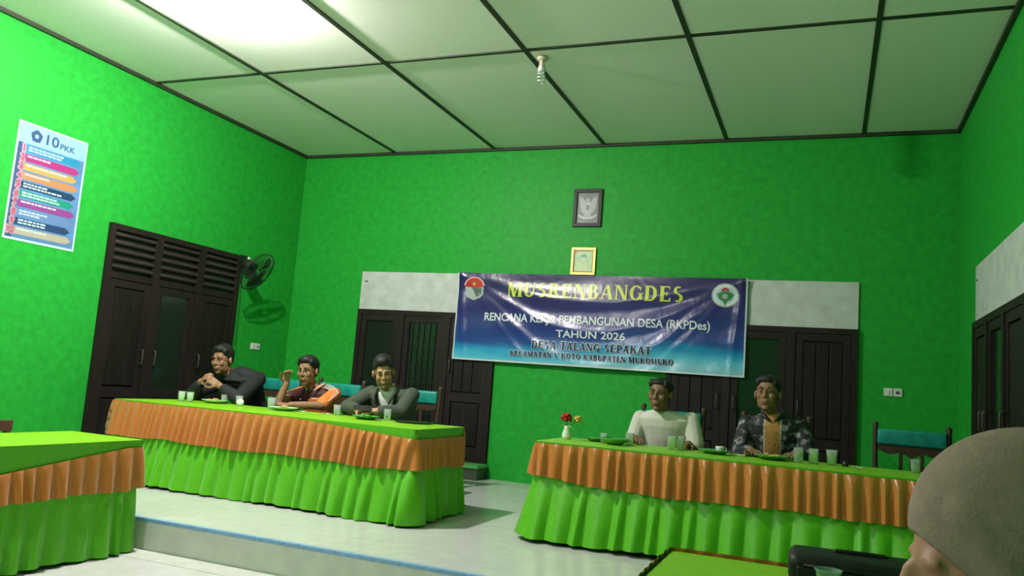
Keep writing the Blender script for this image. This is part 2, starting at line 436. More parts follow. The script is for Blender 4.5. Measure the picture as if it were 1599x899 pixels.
# ================================================================== CHAIRS
def make_chair(label, loc, rotz=0.0, z0=0.0, sc=1.0):
    """faces local -y ; origin at the floor under the seat"""
    r = thing('chair', label, 'chair', (loc[0], loc[1], z0), rotz, 'wooden chairs with teal padded backs')
    W = .26
    for s in (-1, 1):
        bm = B(); tube(bm, [(s*W, .22, 0), (s*W, .205, .40), (s*W, .225, .70), (s*W, .24, .93), (s*W, .243, .955), (s*W, .244, .972), (s*W, .244, .982)], [.018, .021, .021, .019, .024, .021, .006], 10)
        obj('back_post', bm, 'cwood', r, True)
        bm = B(); box(bm, s*(W-.02)-.019, s*(W-.02)+.019, -.235, -.197, 0, .40, bev=.004); obj('front_leg', bm, 'cwood', r)
        bm = B(); tube(bm, [(s*W, .215, .62), (s*W, .0, .625), (s*W, -.20, .615), (s*W, -.215, .55), (s*(W-.02), -.216, .40)], [.014, .018, .02, .016, .015], 8); obj('armrest', bm, 'cwood', r, True)
    bm = B(); box(bm, -W, W, -.235, .225, .36, .405, bev=.006); obj('seat_frame', bm, 'cwood', r)
    bm = B(); box(bm, -W+.02, W-.02, -.235, .185, .405, .455, bev=.018, seg=3); obj('seat_pad', bm, 'teal', r, True)
    bm = B(); box(bm, -W+.014, W-.014, .196, .25, .805, .93, bev=.02, seg=3); obj('back_pad', bm, 'teal', r, True)
    # carved apron under the pad: scalloped board
    V = []; n = 28; bm = B(); top = []; bot = []
    for i in range(n+1):
        u = -1+2*i/n; x = u*(W-.018); zb = .772-.030*abs(math.sin(u*PI*1.5+PI/2))-.02*(1-abs(u))
        top.append((x, .806)); bot.append((x, zb))
    for yy in (.214, .234):
        V.append([[bm.verts.new((x, yy, z)) for x, z in top], [bm.verts.new((x, yy, z)) for x, z in bot]])
    for i in range(n):
        for L_ in V: bm.faces.new((L_[0][i], L_[0][i+1], L_[1][i+1], L_[1][i]))
        bm.faces.new((V[0][1][i], V[0][1][i+1], V[1][1][i+1], V[1][1][i]))
    obj('carved_rail', bm, 'cwood', r)
    bm = B(); box(bm, -W, W, .207, .232, .56, .60, bev=.004); obj('lower_rail', bm, 'cwood', r)
    for k in (-1, 0, 1):
        bm = B(); box(bm, k*.075-.014, k*.075+.014, .213, .228, .60, .765); obj('back_slat', bm, 'cwood', r)
    return r
make_chair('wooden chair with teal padded back behind the man in the black jacket', (.955, -1.52))
make_chair('wooden chair with teal padded back behind the man in the orange and maroon shirt', (1.70, -1.52))
make_chair('wooden chair with teal padded back behind the man in the olive jacket', (2.565, -1.52))
make_chair('wooden chair with teal padded back behind the man in the white shirt', (5.09, -1.52))
make_chair('wooden chair under the man in the dark floral batik shirt', (5.94, -1.50))
make_chair('empty wooden chair with teal padded back near the right wall', (6.955, -1.52))
make_chair('wooden chair under the woman in the grey brown headscarf', (6.61, -7.295), math.radians(-84), ZL)
MT['bwood'] = mat('red_brown_chair_wood', (0.10, 0.038, 0.025), .5, noise=.3, nscale=6)
rc = thing('chair', 'red-brown wooden chair half hidden behind the left green table', 'chair', (1.02, -4.55, ZL), PI/2)
bm = B(); box(bm, -.20, .22, -.02, .012, .67, .745, bev=.006); obj('top_rail', bm, 'bwood', rc)
for s in (-1, 1):
    bm = B(); box(bm, s*.19-.018, s*.19+.018, -.018, .014, 0, .68, bev=.004); obj('back_post', bm, 'bwood', rc)
    bm = B(); box(bm, s*.19-.018, s*.19+.018, -.37, -.335, 0, .42, bev=.004); obj('front_leg', bm, 'bwood', rc)
bm = B(); box(bm, -.21, .21, -.38, .0, .42, .45, bev=.008); obj('seat', bm, 'bwood', rc)

# ================================================================== BANNER
BX0, BX1, BZ0, BZ1 = 2.335, 5.560, 1.294, 2.290
def banner_y(x, z):
    """depth of the banner sheet: hangs off its two upper corners, so swags run down from them"""
    u = (x-BX0)/(BX1-BX0); v = (BZ1-z)/(BZ1-BZ0)
    m = math.sin(PI*min(max(u, 0), 1))
    d = 0.0
    for k, (a, sag, wd, ph) in enumerate(((.016, .30, .075, 0), (.013, .62, .06, .3), (.012, .98, .07, .1), (.007, 1.3, .06, .2))):
        vv = v-sag*m**1.2-.02*ph
        d += a*math.exp(-(vv/wd)**2)*(.35+.65*m)
    d += .005*math.sin(u*23+3*v)*math.exp(-((v-.5)/.5)**2)*.5
    d += .004*math.sin(u*61+9*v)*v*.6+.003*math.sin(v*21+u*7)
    for uc in (.012, .985):
        d += .008*math.exp(-((u-uc-.03*v*(1 if uc < .5 else -1))/.012)**2)
    d += .022*v*m
    return -.058-d
def on_banner(V, off):
    return [(x, banner_y(x, z)-off, z) for (x, z) in V]
def banner_mat():
    m, nt, b = newmat('printed_vinyl_banner'); L = nt.links.new
    tc = nt.nodes.new('ShaderNodeTexCoord'); sp = nt.nodes.new('ShaderNodeSeparateXYZ'); L(tc.outputs['Object'], sp.inputs[0])
    # print: navy top to blue, cyan swoosh across the bottom
    def math_(op, a, b_=None, c=None):
        n = nt.nodes.new('ShaderNodeMath'); n.operation = op
        for i, v in enumerate((a, b_, c)):
            if v is None: continue
            if isinstance(v, (int, float)): n.inputs[i].default_value = v
            else: L(v, n.inputs[i])
        return n.outputs[0]
    X, Z = sp.outputs[0], sp.outputs[2]
    w_ = math_('SINE', math_('MULTIPLY_ADD', X, 1.55, -2.9))
    zz = math_('MULTIPLY_ADD', w_, .055, Z)
    nz = nt.nodes.new('ShaderNodeTexNoise'); nz.inputs['Scale'].default_value = 3.0; nz.inputs['Detail'].default_value = 3
    mp = nt.nodes.new('ShaderNodeMapping'); mp.inputs['Scale'].default_value = (.6, 1, 3); L(tc.outputs['Object'], mp.inputs[0]); L(mp.outputs[0], nz.inputs['Vector'])
    zz = math_('MULTIPLY_ADD', math_('SUBTRACT', nz.outputs['Fac'], .5), .12, zz)
    f = math_('MULTIPLY', math_('SUBTRACT', zz, BZ0), 1.0)
    r = nt.nodes.new('ShaderNodeValToRGB'); L(f, r.inputs[0])
    el = r.color_ramp.elements
    el[0].position = 0.0; el[0].color = (.25, .55, .70, 1)
    el[1].position = 1.0; el[1].color = (.026, .014, .10, 1)
    for pos, c in ((.09, (.10, .50, .70)), (.20, (.015, .26, .52)), (.27, (.022, .060, .28)), (.45, (.026, .030, .20)), (.7, (.034, .018, .15))):
        e = el.new(pos); e.color = (*c, 1)
    L(r.outputs[0], b.inputs['Base Color'])
    b.inputs['Roughness'].default_value = .23; b.inputs['Specular IOR Level'].default_value = .62
    n2 = nt.nodes.new('ShaderNodeTexNoise'); n2.inputs['Scale'].default_value = 14; n2.inputs['Detail'].default_value = 3
    L(tc.outputs['Object'], n2.inputs['Vector'])
    bp = nt.nodes.new('ShaderNodeBump'); bp.inputs['Strength'].default_value = .25; bp.inputs['Distance'].default_value = .01
    L(n2.outputs['Fac'], bp.inputs['Height']); L(bp.outputs[0], b.inputs['Normal'])
    return m
def printmat(name, col, rough=.3): return mat(name, col, rough, spec=.6)
bn = thing('banner', 'glossy blue event banner with yellow and white lettering on the back wall', 'banner', (0, 0, 0))
nx, nz = 300, 100
V = [(BX0+(BX1-BX0)*i/nx, BZ0+(BZ1-BZ0)*j/nz) for j in range(nz+1) for i in range(nx+1)]
F = [(j*(nx+1)+i, j*(nx+1)+i+1, (j+1)*(nx+1)+i+1, (j+1)*(nx+1)+i) for j in range(nz) for i in range(nx)]
sheet = obj('banner_sheet', (on_banner(V, 0), F), banner_mat(), bn, True)
def strip(x0, x1, z0, z1, n=120):
    V = []; F = []
    ax = (x1-x0) > (z1-z0)
    for i in range(n+1):
        t = i/n
        if ax: V += [(x0+(x1-x0)*t, z0), (x0+(x1-x0)*t, z1)]
        else: V += [(x0, z0+(z1-z0)*t), (x1, z0+(z1-z0)*t)]
    for i in range(n):
        F.append((2*i, 2*i+2, 2*i+3, 2*i+1) if ax else (2*i, 2*i+1, 2*i+3, 2*i+2))
    return V, F
MT['bhem'] = printmat('banner_white_hem', (.62, .68, .72))
for a in ((BX0, BX1, BZ0, BZ0+.018), (BX0, BX0+.016, BZ0, BZ1), (BX1-.016, BX1, BZ0, BZ1)):
    v, f = strip(*a); obj('banner_hem', (on_banner(v, .002), f), 'bhem', bn)
# -- bold serif capitals, drawn as polygons
def glyph(ch, th=.23, tn=.095):
    P = []; sh = .055
    def R_(x0, x1, y0, y1): P.append([(x0, y0), (x1, y0), (x1, y1), (x0, y1)])
    def V_(x, w=th, y0=0, y1=1): R_(x, x+w, y0, y1)
    def S_(x, y, w=th, e=.07): R_(x-e, x+w+e, y, y+sh) if y < .5 else R_(x-e, x+w+e, y-sh, y)
    def D_(xa, ya, xb, yb, w): P.append([(xa, ya), (xa+w, ya), (xb+w, yb), (xb, yb)])
    def A_(cx, cy, rx, ry, a0, a1, t=th, n_=tn, k=18):
        q = []
        for i in range(k+1):
            a = math.radians(a0+(a1-a0)*i/k); q.append(((cx+rx*math.cos(a), cy+ry*math.sin(a)), (cx+(rx-t)*math.cos(a), cy+(ry-n_)*math.sin(a))))
        for u, v in zip(q, q[1:]): P.append([u[0], v[0], v[1], u[1]])
    if ch == 'A': D_(.06, 0, .40, 1, tn); D_(.62, 0, .36, 1, th); R_(.2, .68, .3, .3+tn); S_(.06, 0, tn); S_(.62, 0); return P, .92
    if ch == 'B': V_(.1); S_(.1, 0, e=.05); S_(.1, 1, e=.05); R_(.1, .45, 1-tn, 1); R_(.1, .45, .48, .48+tn); R_(.1, .45, 0, tn); A_(.42, .76, .26, .24, -90, 90); A_(.45, .265, .29, .265, -90, 90); return P, .82
    if ch == 'C': A_(.47, .5, .42, .5, 45, 315, k=28); R_(.70, .78, .66, .9); return P, .85
    if ch == 'D': V_(.1); S_(.1, 0, e=.05); S_(.1, 1, e=.05); R_(.1, .42, 1-tn, 1); R_(.1, .42, 0, tn); A_(.40, .5, .44, .5, -90, 90, k=24); return P, .92
    if ch == 'E': V_(.1); S_(.1, 0, e=.05); S_(.1, 1, e=.05); R_(.1, .7, 1-tn, 1); R_(.1, .55, .47, .47+tn); R_(.1, .72, 0, tn); R_(.64, .70, .78, 1); R_(.66, .74, 0, .25); R_(.5, .56, .4, .62); return P, .80
    if ch == 'G': A_(.47, .5, .42, .5, 45, 330, k=28); R_(.70, .78, .68, .9); V_(.64, th, .06, .42); S_(.64, .45, th, .07); return P, .93
    if ch == 'K': V_(.1); S_(.1, 0, e=.06); S_(.1, 1, e=.06); D_(.3, .42, .66, 1, tn); D_(.66, 0, .40, .58, th); S_(.64, 0); S_(.60, 1, .12); return P, .95
    if ch == 'L': V_(.1); S_(.1, 0, e=.06); S_(.1, 1, e=.06); R_(.1, .68, 0, tn); R_(.62, .70, 0, .28); return P, .76
    if ch == 'M': V_(.1, tn); V_(.82); D_(.42, 0, .1, 1, th); D_(.46, 0, .82, 1, tn); S_(.1, 0, tn); S_(.82, 0); S_(.1, 1, .1); S_(.86, 1, .14); return P, 1.14
    if ch == 'N': V_(.1, tn); V_(.72, tn); D_(.62, 0, .1, 1, th); S_(.1, 0, tn); S_(.72, 1, tn); S_(.08, 1, .14); return P, .92
    if ch == 'O': A_(.48, .5, .43, .5, 0, 360, k=36); return P, .96
    if ch == 'P': V_(.1); S_(.1, 0); S_(.1, 1, e=.05); R_(.1, .45, 1-tn, 1); R_(.1, .45, .42, .42+tn); A_(.43, .71, .28, .29, -90, 90); return P, .78
    if ch == 'R': V_(.1); S_(.1, 0); S_(.1, 1, e=.05); R_(.1, .45, 1-tn, 1); R_(.1, .45, .45, .45+tn); A_(.43, .725, .28, .275, -90, 90); D_(.64, 0, .38, .5, th); S_(.64, 0, .2, .03); return P, .90
    if ch == 'S': A_(.38, .735, .28, .265, 50, 270, th*.9, tn); A_(.38, .265, .30, .265, -130, 90, th*.9, tn); return P, .76
    if ch == 'T': V_(.31); S_(.31, 0); R_(.04, .79, 1-tn, 1); R_(.04, .10, .74, 1); R_(.73, .79, .74, 1); return P, .84
    if ch == 'U': V_(.12, th, .3, 1); V_(.70, tn, .3, 1); S_(.12, 1); S_(.70, 1, tn); A_(.452, .32, .332, .32, 180, 360, th*.8, tn*1.2, 20); return P, .92
    if ch == 'V': D_(.40, 0, .08, 1, th); D_(.44, 0, .76, 1, tn); S_(.08, 1); S_(.76, 1, tn); return P, .92
    return P, .45
def subdiv(V, F, mx):
    bm = B(); vs = [bm.verts.new((x, 0, z)) for x, z in V]
    for f in F:
        try: bm.faces.new([vs[i] for i in f])
        except ValueError: pass
    for _ in range(5):
        es = [e for e in bm.edges if e.calc_length() > mx]
        if not es: break
        bmesh.ops.subdivide_edges(bm, edges=es, cuts=1)
    bmesh.ops.triangulate(bm, faces=bm.faces[:])
    bm.verts.index_update()
    V2 = [(v.co.x, v.co.z) for v in bm.verts]; F2 = [[v.index for v in f.verts] for f in bm.faces]
    bm.free(); return V2, F2
def serif_text(s, x0, x1, z0, z1, slope=0.0, space=.10):
    polys = []; cur = 0.0
    for ch in s:
        P, w_ = glyph(ch)
        for q in P: polys.append([(cur+a, b_) for a, b_ in q])
        cur += w_+space*.3
    V = []; F = []
    for q in polys:
        F.append(list(range(len(V), len(V)+len(q))))
        for a, b_ in q:
            x = x0+(x1-x0)*a/cur; V.append((x, z0+(z1-z0)*b_+slope*(x-x0)))
    return V, F
def plain_text(s, bold=.0):
    cu = bpy.data.curves.new('t', 'FONT'); cu.body = s; cu.size = 1.0; cu.offset = bold; cu.resolution_u = 4
    o = bpy.data.objects.new('t', cu); C.objects.link(o)
    dg = bpy.context.evaluated_depsgraph_get(); me = bpy.data.meshes.new_from_object(o.evaluated_get(dg))
    V = [(v.co.x, v.co.y) for v in me.vertices]; F = [list(p.vertices) for p in me.polygons]
    bpy.data.objects.remove(o); bpy.data.curves.remove(cu); bpy.data.meshes.remove(me)
    a = min(v[0] for v in V); b_ = max(v[0] for v in V); c = min(v[1] for v in V); d = max(v[1] for v in V)
    return [((x-a)/(b_-a), (y-c)/(d-c)) for x, y in V], F
def fit(VF, x0, x1, z0, z1, slope=0.0):
    V, F = VF
    return [(x0+(x1-x0)*a, z0+(z1-z0)*b_+slope*(x1-x0)*a) for a, b_ in V], F
def banner_print(name, VF, m, off=.003, label=None):
    V, F = subdiv(*VF, .03)
    o = obj(name, (on_banner(V, .003+(off-.003)*3), F), m, bn)
    if label: o['label'] = label
    return o
def word_prints(name, text, x0, x1, z0, z1, m, halo=None):
    """one print object per word"""
    adv = [glyph(c)[1]+.03 for c in text]; tot = sum(adv); k = 0; cur = 0.0
    for wd in text.split(' '):
        wl = sum(adv[k:k+len(wd)]); a_ = x0+(x1-x0)*cur/tot; b_ = x0+(x1-x0)*(cur+wl)/tot
        VF = serif_text(wd, a_, b_, z0, z1)
        if halo: banner_print(name+'_halo', outline(VF, halo), 'pblue', .004)
        o = banner_print(name, VF, m, .0065, 'dark serif lettering')
        k += len(wd)+1; cur += wl+(adv[k-1] if k-1 < len(adv) else 0)
def outline(VF, d):
    V, F = VF; out = []
    VV = []; FF = []
    for dx, dz in ((d, 0), (-d, 0), (0, d), (0, -d), (d*.7, d*.7), (-d*.7, -d*.7), (d*.7, -d*.7), (-d*.7, d*.7)):
        k = len(VV); VV += [(x+dx, z+dz) for x, z in V]; FF += [[i+k for i in f] for f in F]
    return VV, FF
MT['yel'] = printmat('yellow_print', (.62, .70, .055))
MT['wprint'] = printmat('white_print', (.72, .74, .82))
MT['dprint'] = mat('dark_navy_print', (.012, .016, .07), .45, spec=.3)
MT['pblue'] = printmat('pale_blue_print', (.46, .62, .78))
banner_print('title_lettering', serif_text('MUSRENBANGDES', 2.955, 4.935, 2.030, 2.192), 'yel', .004, 'yellow serif lettering')
a = plain_text('RENCANA KERJA PEMBANGUNAN DESA (RKPDes)', .018)
banner_print('subtitle_lettering', fit(a, 2.70, 5.205, 1.722, 1.842), 'wprint', .004, 'white lettering')
a = plain_text('TAHUN 2026', .018)
banner_print('year_lettering', fit(a, 3.565, 4.335, 1.600, 1.682), 'wprint', .004, 'white lettering')
word_prints('village_lettering', 'DESA TALANG SEPAKAT', 3.295, 4.625, 1.468, 1.552, 'dprint', .008)
word_prints('district_lettering', 'KECAMATAN V KOTO KABUPATEN MUKOMUKO', 3.05, 4.855, 1.372, 1.432, 'dprint', .007)
def disc(cx, cz, rx, rz, a0=0, a1=360, k=32):
    V = [(cx, cz)]+[(cx+rx*math.cos(math.radians(a0+(a1-a0)*i/k)), cz+rz*math.sin(math.radians(a0+(a1-a0)*i/k))) for i in range(k+1)]
    return V, [(0, i, i+1) for i in range(1, k+1)]
def poly(pts): return list(pts), [list(range(len(pts)))]
MT['pgrey'] = printmat('grey_print', (.42, .46, .48)); MT['pred'] = printmat('red_print', (.50, .035, .035)); MT['pgreen'] = printmat('green_print', (.05, .25, .08))
MT['pgold'] = printmat('gold_print', (.62, .48, .10)); MT['pink'] = printmat('pink_print', (.78, .40, .46))
# left crest: grey shield under a red fan with a small gold star
cx, cz = 2.548, 2.105
def sh(s): return [(cx+s*a, cz+s*b_) for a, b_ in ((-.115, .05), (-.115, -.06), (-.08, -.10), (0, -.13), (.08, -.10), (.115, -.06), (.115, .05), (0, .09))]
banner_print('crest_shield', poly(sh(1)), 'pgrey', .003)
banner_print('crest_shield_field', poly(sh(.8)), mat('crest_dark_field', (.10, .14, .12), .3), .0035)
banner_print('crest_half', poly([(cx-.085, cz-.01), (cx-.085, cz-.06), (cx-.055, cz-.085), (cx, cz-.1), (cx, cz-.01)]), 'pgold', .004)
fan_top = [(cx+.115*math.cos(math.radians(a)), cz+.01+.115*math.sin(math.radians(a))) for a in range(10, 171, 10)]
banner_print('crest_arch_border', poly([(x+(x-cx)*.14, z+.012) for x, z in fan_top]+[(cx-.08, cz+.01), (cx+.08, cz+.01)]), 'pink', .0045)
banner_print('crest_arch', poly(fan_top+[(cx-.06, cz+.012), (cx+.06, cz+.012)]), 'pred', .005)
st = [(cx+(.030 if i % 2 == 0 else .012)*math.sin(i*PI/5), cz+.055+(.030 if i % 2 == 0 else .012)*math.cos(i*PI/5)) for i in range(10)]
banner_print('crest_star', ([(cx, cz+.055)]+st, [(0, i+1, (i+1) % 10+1) for i in range(10)]), 'pgold', .0055)
# right round emblem
cx, cz = 5.342, 2.113
banner_print('round_emblem_rim', disc(cx, cz, .135, .122), 'pgrey', .003)
banner_print('round_emblem_field', disc(cx, cz, .120, .108), 'wprint', .0035)
banner_print('round_emblem_ring', disc(cx, cz, .095, .085), 'pblue', .004)
banner_print('round_emblem_leaf', poly([(cx-.085, cz+.01), (cx-.05, cz+.03), (cx, cz+.045), (cx+.05, cz+.03), (cx+.085, cz+.01), (cx+.06, cz-.04), (cx+.02, cz-.06), (cx, cz-.11), (cx-.02, cz-.06), (cx-.06, cz-.04)]), 'pgreen', .0045)
banner_print('round_emblem_cap', poly([(cx-.045, cz+.035), (cx-.03, cz+.065), (cx, cz+.078), (cx+.03, cz+.065), (cx+.045, cz+.035), (cx, cz+.05)]), 'pred', .005)
banner_print('round_emblem_heart', disc(cx, cz-.012, .028, .026), 'pgrey', .005)
for s in (BX0+.03, BX1-.03):
    bm = B(); tube(bm, [(s, banner_y(s, BZ1-.02)-.004, BZ1-.02), (s, -.006, BZ1+.02)], .004, 6); obj('banner_tie', bm, 'white', bn)

# ================================================================== PICTURES, POSTER, SOCKETS
def picture(name, label, x0, x1, z0, z1, fw, fm, bgm, depth=.025):
    r = thing(name, label, 'picture', ((x0+x1)/2, 0, (z0+z1)/2))
    hx, hz = (x1-x0)/2, (z1-z0)/2
    f = B(); box(f, -hx, hx, -depth, 0, hz-fw, hz, bev=.003); box(f, -hx, hx, -depth, 0, -hz, -hz+fw, bev=.003)
    box(f, -hx, -hx+fw, -depth, 0, -hz+fw, hz-fw, bev=.003); box(f, hx-fw, hx, -depth, 0, -hz+fw, hz-fw, bev=.003)
    obj('frame', f, fm, r)
    obj('print', bx(-hx+fw, hx-fw, -.010, -.002, -hz+fw, hz-fw), bgm, r)
    return r
def flat(r, name, VF, m, y):
    V, F = VF
    return obj(name, ([(x, y, z) for x, z in V], F), m, r)
MT['gar_bg'] = mat('grey_print_paper', (.16, .17, .17), .4, noise=.2, nscale=10); MT['gar'] = mat('light_grey_eagle_print', (.40, .40, .42), .4, noise=.12, nscale=40)
g = picture('framed_emblem', 'black framed grey print of an eagle emblem high on the back wall', 3.652, 3.978, 2.838, 3.264, .040, 'black', 'gar_bg', .03)
def mirror(pts): return pts, [(-a, b_) for a, b_ in pts[::-1]]
for s in (-1, 1):
    wing = [(s*.012, .02), (s*.03, .07), (s*.065, .12), (s*.095, .13), (s*.098, .10), (s*.097, .05), (s*.09, .01), (s*.078, -.03), (s*.058, -.06), (s*.03, -.075), (s*.012, -.06)]
    flat(g, 'eagle_wing', poly(wing if s > 0 else wing[::-1]), 'gar', -.0115)
    flat(g, 'ribbon', poly([(s*.0, -.105), (s*.05, -.10), (s*.10, -.075), (s*.105, -.092), (s*.055, -.122), (0, -.128)]), mat('ribbon_print', (.55, .55, .57), .4), -.0130)
flat(g, 'eagle_body', disc(0, .0, .035, .075), mat('eagle_body_print', (.46, .46, .48), .4), -.0120)
flat(g, 'eagle_head', disc(-.004, .085, .022, .028), 'gar', -.0122)
flat(g, 'eagle_tail', poly([(-.035, -.06), (.035, -.06), (.045, -.10), (-.045, -.10)]), 'gar', -.0118)
flat(g, 'eagle_shield', poly([(-.02, .03), (.02, .03), (.02, -.01), (0, -.035), (-.02, -.01)]), 'gar_bg', -.0125)
MT['por_bg'] = mat('pale_yellow_green_print', (.42, .62, .30), .35, noise=.25, nscale=9)
g = picture('framed_portrait', 'small gold framed pale green picture directly above the banner', 3.664, 3.944, 2.300, 2.604, .030, 'gold', 'por_bg', .025)
flat(g, 'figure_print', poly([(-.06, -.11), (.065, -.11), (.06, -.06), (.03, -.03), (-.03, -.03), (-.06, -.06)]), mat('figure_print', (.60, .70, .42), .4), -.0112)
flat(g, 'head_print', disc(0, .012, .033, .042), mat('head_print', (.55, .62, .42), .4), -.0114)
flat(g, 'corner_print', poly([(-.105, .07), (-.105, .118), (-.04, .118)]), mat('corner_print', (.62, .36, .16), .4), -.0112)
flat(g, 'hat_print', poly([(-.04, .045), (.04, .045), (.03, .075), (-.03, .075)]), mat('hat_print', (.10, .40, .22), .4), -.0116)
flat(g, 'inner_line', ([(-.108, -.12), (.108, -.12), (.108, .12), (-.108, .12), (-.100, -.112), (.100, -.112), (.100, .112), (-.100, .112)], [(0, 1, 5, 4), (1, 2, 6, 5), (2, 3, 7, 6), (3, 0, 4, 7)]), mat('red_line', (.4, .10, .05), .4), -.0118)

# poster on the left wall (local x runs along the wall, face to +x of the room)
po = thing('poster', 'pale blue poster with ten numbered coloured arrows on the left wall', 'poster', (.001, -3.545, 2.437), PI/2)
HX, HZ = .338, .502
def pflat(name, VF, m, lvl, label=None):
    o = flat(po, name, VF, m, -.004-.0007*lvl)
    if label: o['label'] = label
    return o
MT['p_w'] = mat('poster_white_border', (.42, .60, .58), .45)
MT['p_bg'] = mat('poster_blue_ground', (.09, .20, .38), .4, noise=.15, nscale=5)
MT['p_hd'] = mat('poster_pale_blue_header', (.22, .42, .58), .4, noise=.08, nscale=5)
MT['p_navy'] = mat('poster_navy_print', (.035, .075, .17), .4)
obj('sheet', bx(-HX, HX, -.004, 0, -HZ, HZ), 'p_w', po)
def rect(x0, x1, z0, z1): return poly([(x0, z0), (x1, z0), (x1, z1), (x0, z1)])
pflat('ground', rect(-HX+.018, HX-.018, -HZ+.02, .322), 'p_bg', 1)
pflat('header', rect(-HX+.012, HX-.012, .322, HZ-.012), 'p_hd', 1)
pflat('number_band', rect(-HX+.018, -HX+.075, -HZ+.02, .322), 'p_navy', 2)
pe = []
for i in range(10):
    a = PI/2+i*PI/5; r_ = .058 if i % 2 == 0 else .050
    pe.append((-.165+r_*math.cos(a), .405+r_*math.sin(a)))
pflat('emblem', poly(pe), 'p_navy', 2); pflat('emblem_centre', disc(-.165, .405, .018, .018), 'p_hd', 3)
pflat('heading_number', fit(plain_text('10', .02), -.072, .05, .362, .455), 'p_navy', 2)
pflat('heading', fit(plain_text('PKK', .02), .065, .215, .362, .415), 'p_navy', 2, 'dark lettering')
cols = [(.03, .30, .50), (.45, .04, .22), (.62, .40, .12), (.60, .28, .12), (.02, .06, .13), (.02, .34, .24), (.30, .07, .30), (.16, .28, .55), (.03, .07, .18), (.50, .48, .36)]
for k in range(10):
    z1 = .312-.0778*k; z0 = z1-.062
    m = mat('poster_arrow_%d' % k, [c_*.68 for c_ in cols[k]], .4)
    x0, x1 = -HX+.085, HX-.085-.012*(k % 3)
    pflat('arrow_bar', poly([(x0, z0), (x1, z0), (x1+.045, (z0+z1)/2), (x1, z1), (x0, z1)]), m, 2)
    rnd = random.Random(k)
    lines = 2 if k in (0, 4, 5, 7, 8) else 1
    for q in range(lines):
        zz = z1-.017-.024*q; xx = x0+.03
        xe = x0+.20+.20*rnd.random()
        VV, FF = [], []
        while xx < xe:
            w_ = rnd.uniform(.02, .05); n_ = len(VV); VV += [(xx, zz-.007), (xx+w_, zz-.007), (xx+w_, zz+.007), (xx, zz+.007)]; FF.append((n_, n_+1, n_+2, n_+3)); xx += w_+.008
        pflat('small_print_line', (VV, FF), 'p_w', 3)
    t_ = plain_text(str(k+1), .02); wd = .062 if k == 9 else (.016 if k == 0 else .036)
    cxn = -HX+.075-.002*k
    nf = fit(t_, cxn-wd/2, cxn+wd/2, z0+.002, z1-.002)
    pflat('number_outline', outline(nf, .011), mat('number_pink', (.55, .34, .38), .4), 3)
    pflat('number', nf, mat('number_red', (.42, .10, .20), .4), 4)
def socket(label, loc, rotz):
    r = thing('wall_socket', label, 'socket', loc, rotz)
    for s, kind in ((-1, 0), (1, 1)):
        p_ = obj('plate', bx(s*.041-.038, s*.041+.038, -.012, 0, -.038, .038, bev=.004), 'white', r)
        if kind == 0: obj('switch_rocker', bx(s*.041-.014, s*.041+.014, -.017, -.012, -.02, .02, bev=.002), 'white', p_)
        else:
            bm = B(); lathe(bm, [(0, 0), (.021, 0), (.021, .003), (.015, .003), (.013, 0)], (s*.041, -.012, 0), 20, axis=(0, -1, 0)); obj('socket_ring', bm, 'pgrey', p_)
            for q in (-1, 1): bm = B(); lathe(bm, [(0, 0), (.003, 0), (.003, .002), (0, .002)], (s*.041+q*.009, -.0125, 0), 10, axis=(0, -1, 0)); obj('pin_hole', bm, 'black', p_)
    return r
socket('white switch and socket on the back wall above the empty chair', (6.905, 0, 1.250), 0)
socket('white switch and socket on the left wall below the fan', (0, -.605, 1.272), PI/2)

# ------------------------------------------------------------------ wall fan
fn = thing('wall_fan', 'black wall mounted fan with wire guard beside the louvred door', 'fan', (0, -.985, 2.20))
MT['fanb'] = mat('fan_dark_plastic', (.016, .018, .016), .35); MT['blade'] = mat('fan_blade', (.055, .09, .065), .25, trans=.3); MT['wire'] = mat('fan_wire', (.02, .03, .022), .4)
obj('wall_bracket', bx(0, .03, -.05, .05, -.10, .10, bev=.01), 'fanb', fn)
bm = B(); tube(bm, [(.03, 0, -.03), (.14, -.06, -.03), (.22, -.13, -.05)], [.022, .018, .022], 12); obj('arm', bm, 'fanb', fn, True)
fc = Vector((.40, -.205, -.12)); fnm = Vector((.80, .10, -.50)).normalized(); RF = .232
u_, v_ = frame_of(fnm)
bm = B(); lathe(bm, [(0, -.19), (.045, -.185), (.062, -.15), (.065, -.09), (.05, -.06), (0, -.055)], fc, 24, axis=fnm); mo = obj('motor', bm, 'fanb', fn, True)
bm = B(); kq = fc-fnm*.15-u_*.0+Vector((0, 0, .07)); ell(bm, kq, .016); kn = obj('pull_knob', bm, 'white', mo, True)
gb = B()
for k in range(40):
    a = 2*PI*k/40; d = u_*math.cos(a)+v_*math.sin(a)
    pts = [fc-fnm*.055+d*.05, fc-fnm*.06+d*.13, fc-fnm*.035+d*(RF-.01), fc+d*RF, fc+fnm*.03+d*(RF-.015), fc+fnm*.055+d*.13, fc+fnm*.06+d*.045]
    tube(gb, pts, .0019, 5)
for off, rr in ((-.055, .05), (-.06, .13), (.055, .13), (.06, .045)):
    tube(gb, [fc+fnm*off+(u_*math.cos(2*PI*k/36)+v_*math.sin(2*PI*k/36))*rr for k in range(36)], .0025, 5, closed=True)
obj('wire_guard', gb, 'wire', fn, True)
bm = B(); tube(bm, [fc+(u_*math.cos(2*PI*k/48)+v_*math.sin(2*PI*k/48))*RF for k in range(48)], .006, 8, closed=True); obj('guard_rim', bm, 'fanb', fn, True)
bm = B(); lathe(bm, [(0, .066), (.04, .064), (.045, .058), (0, .055)], fc, 24, axis=fnm); obj('badge', bm, 'fanb', fn, True)
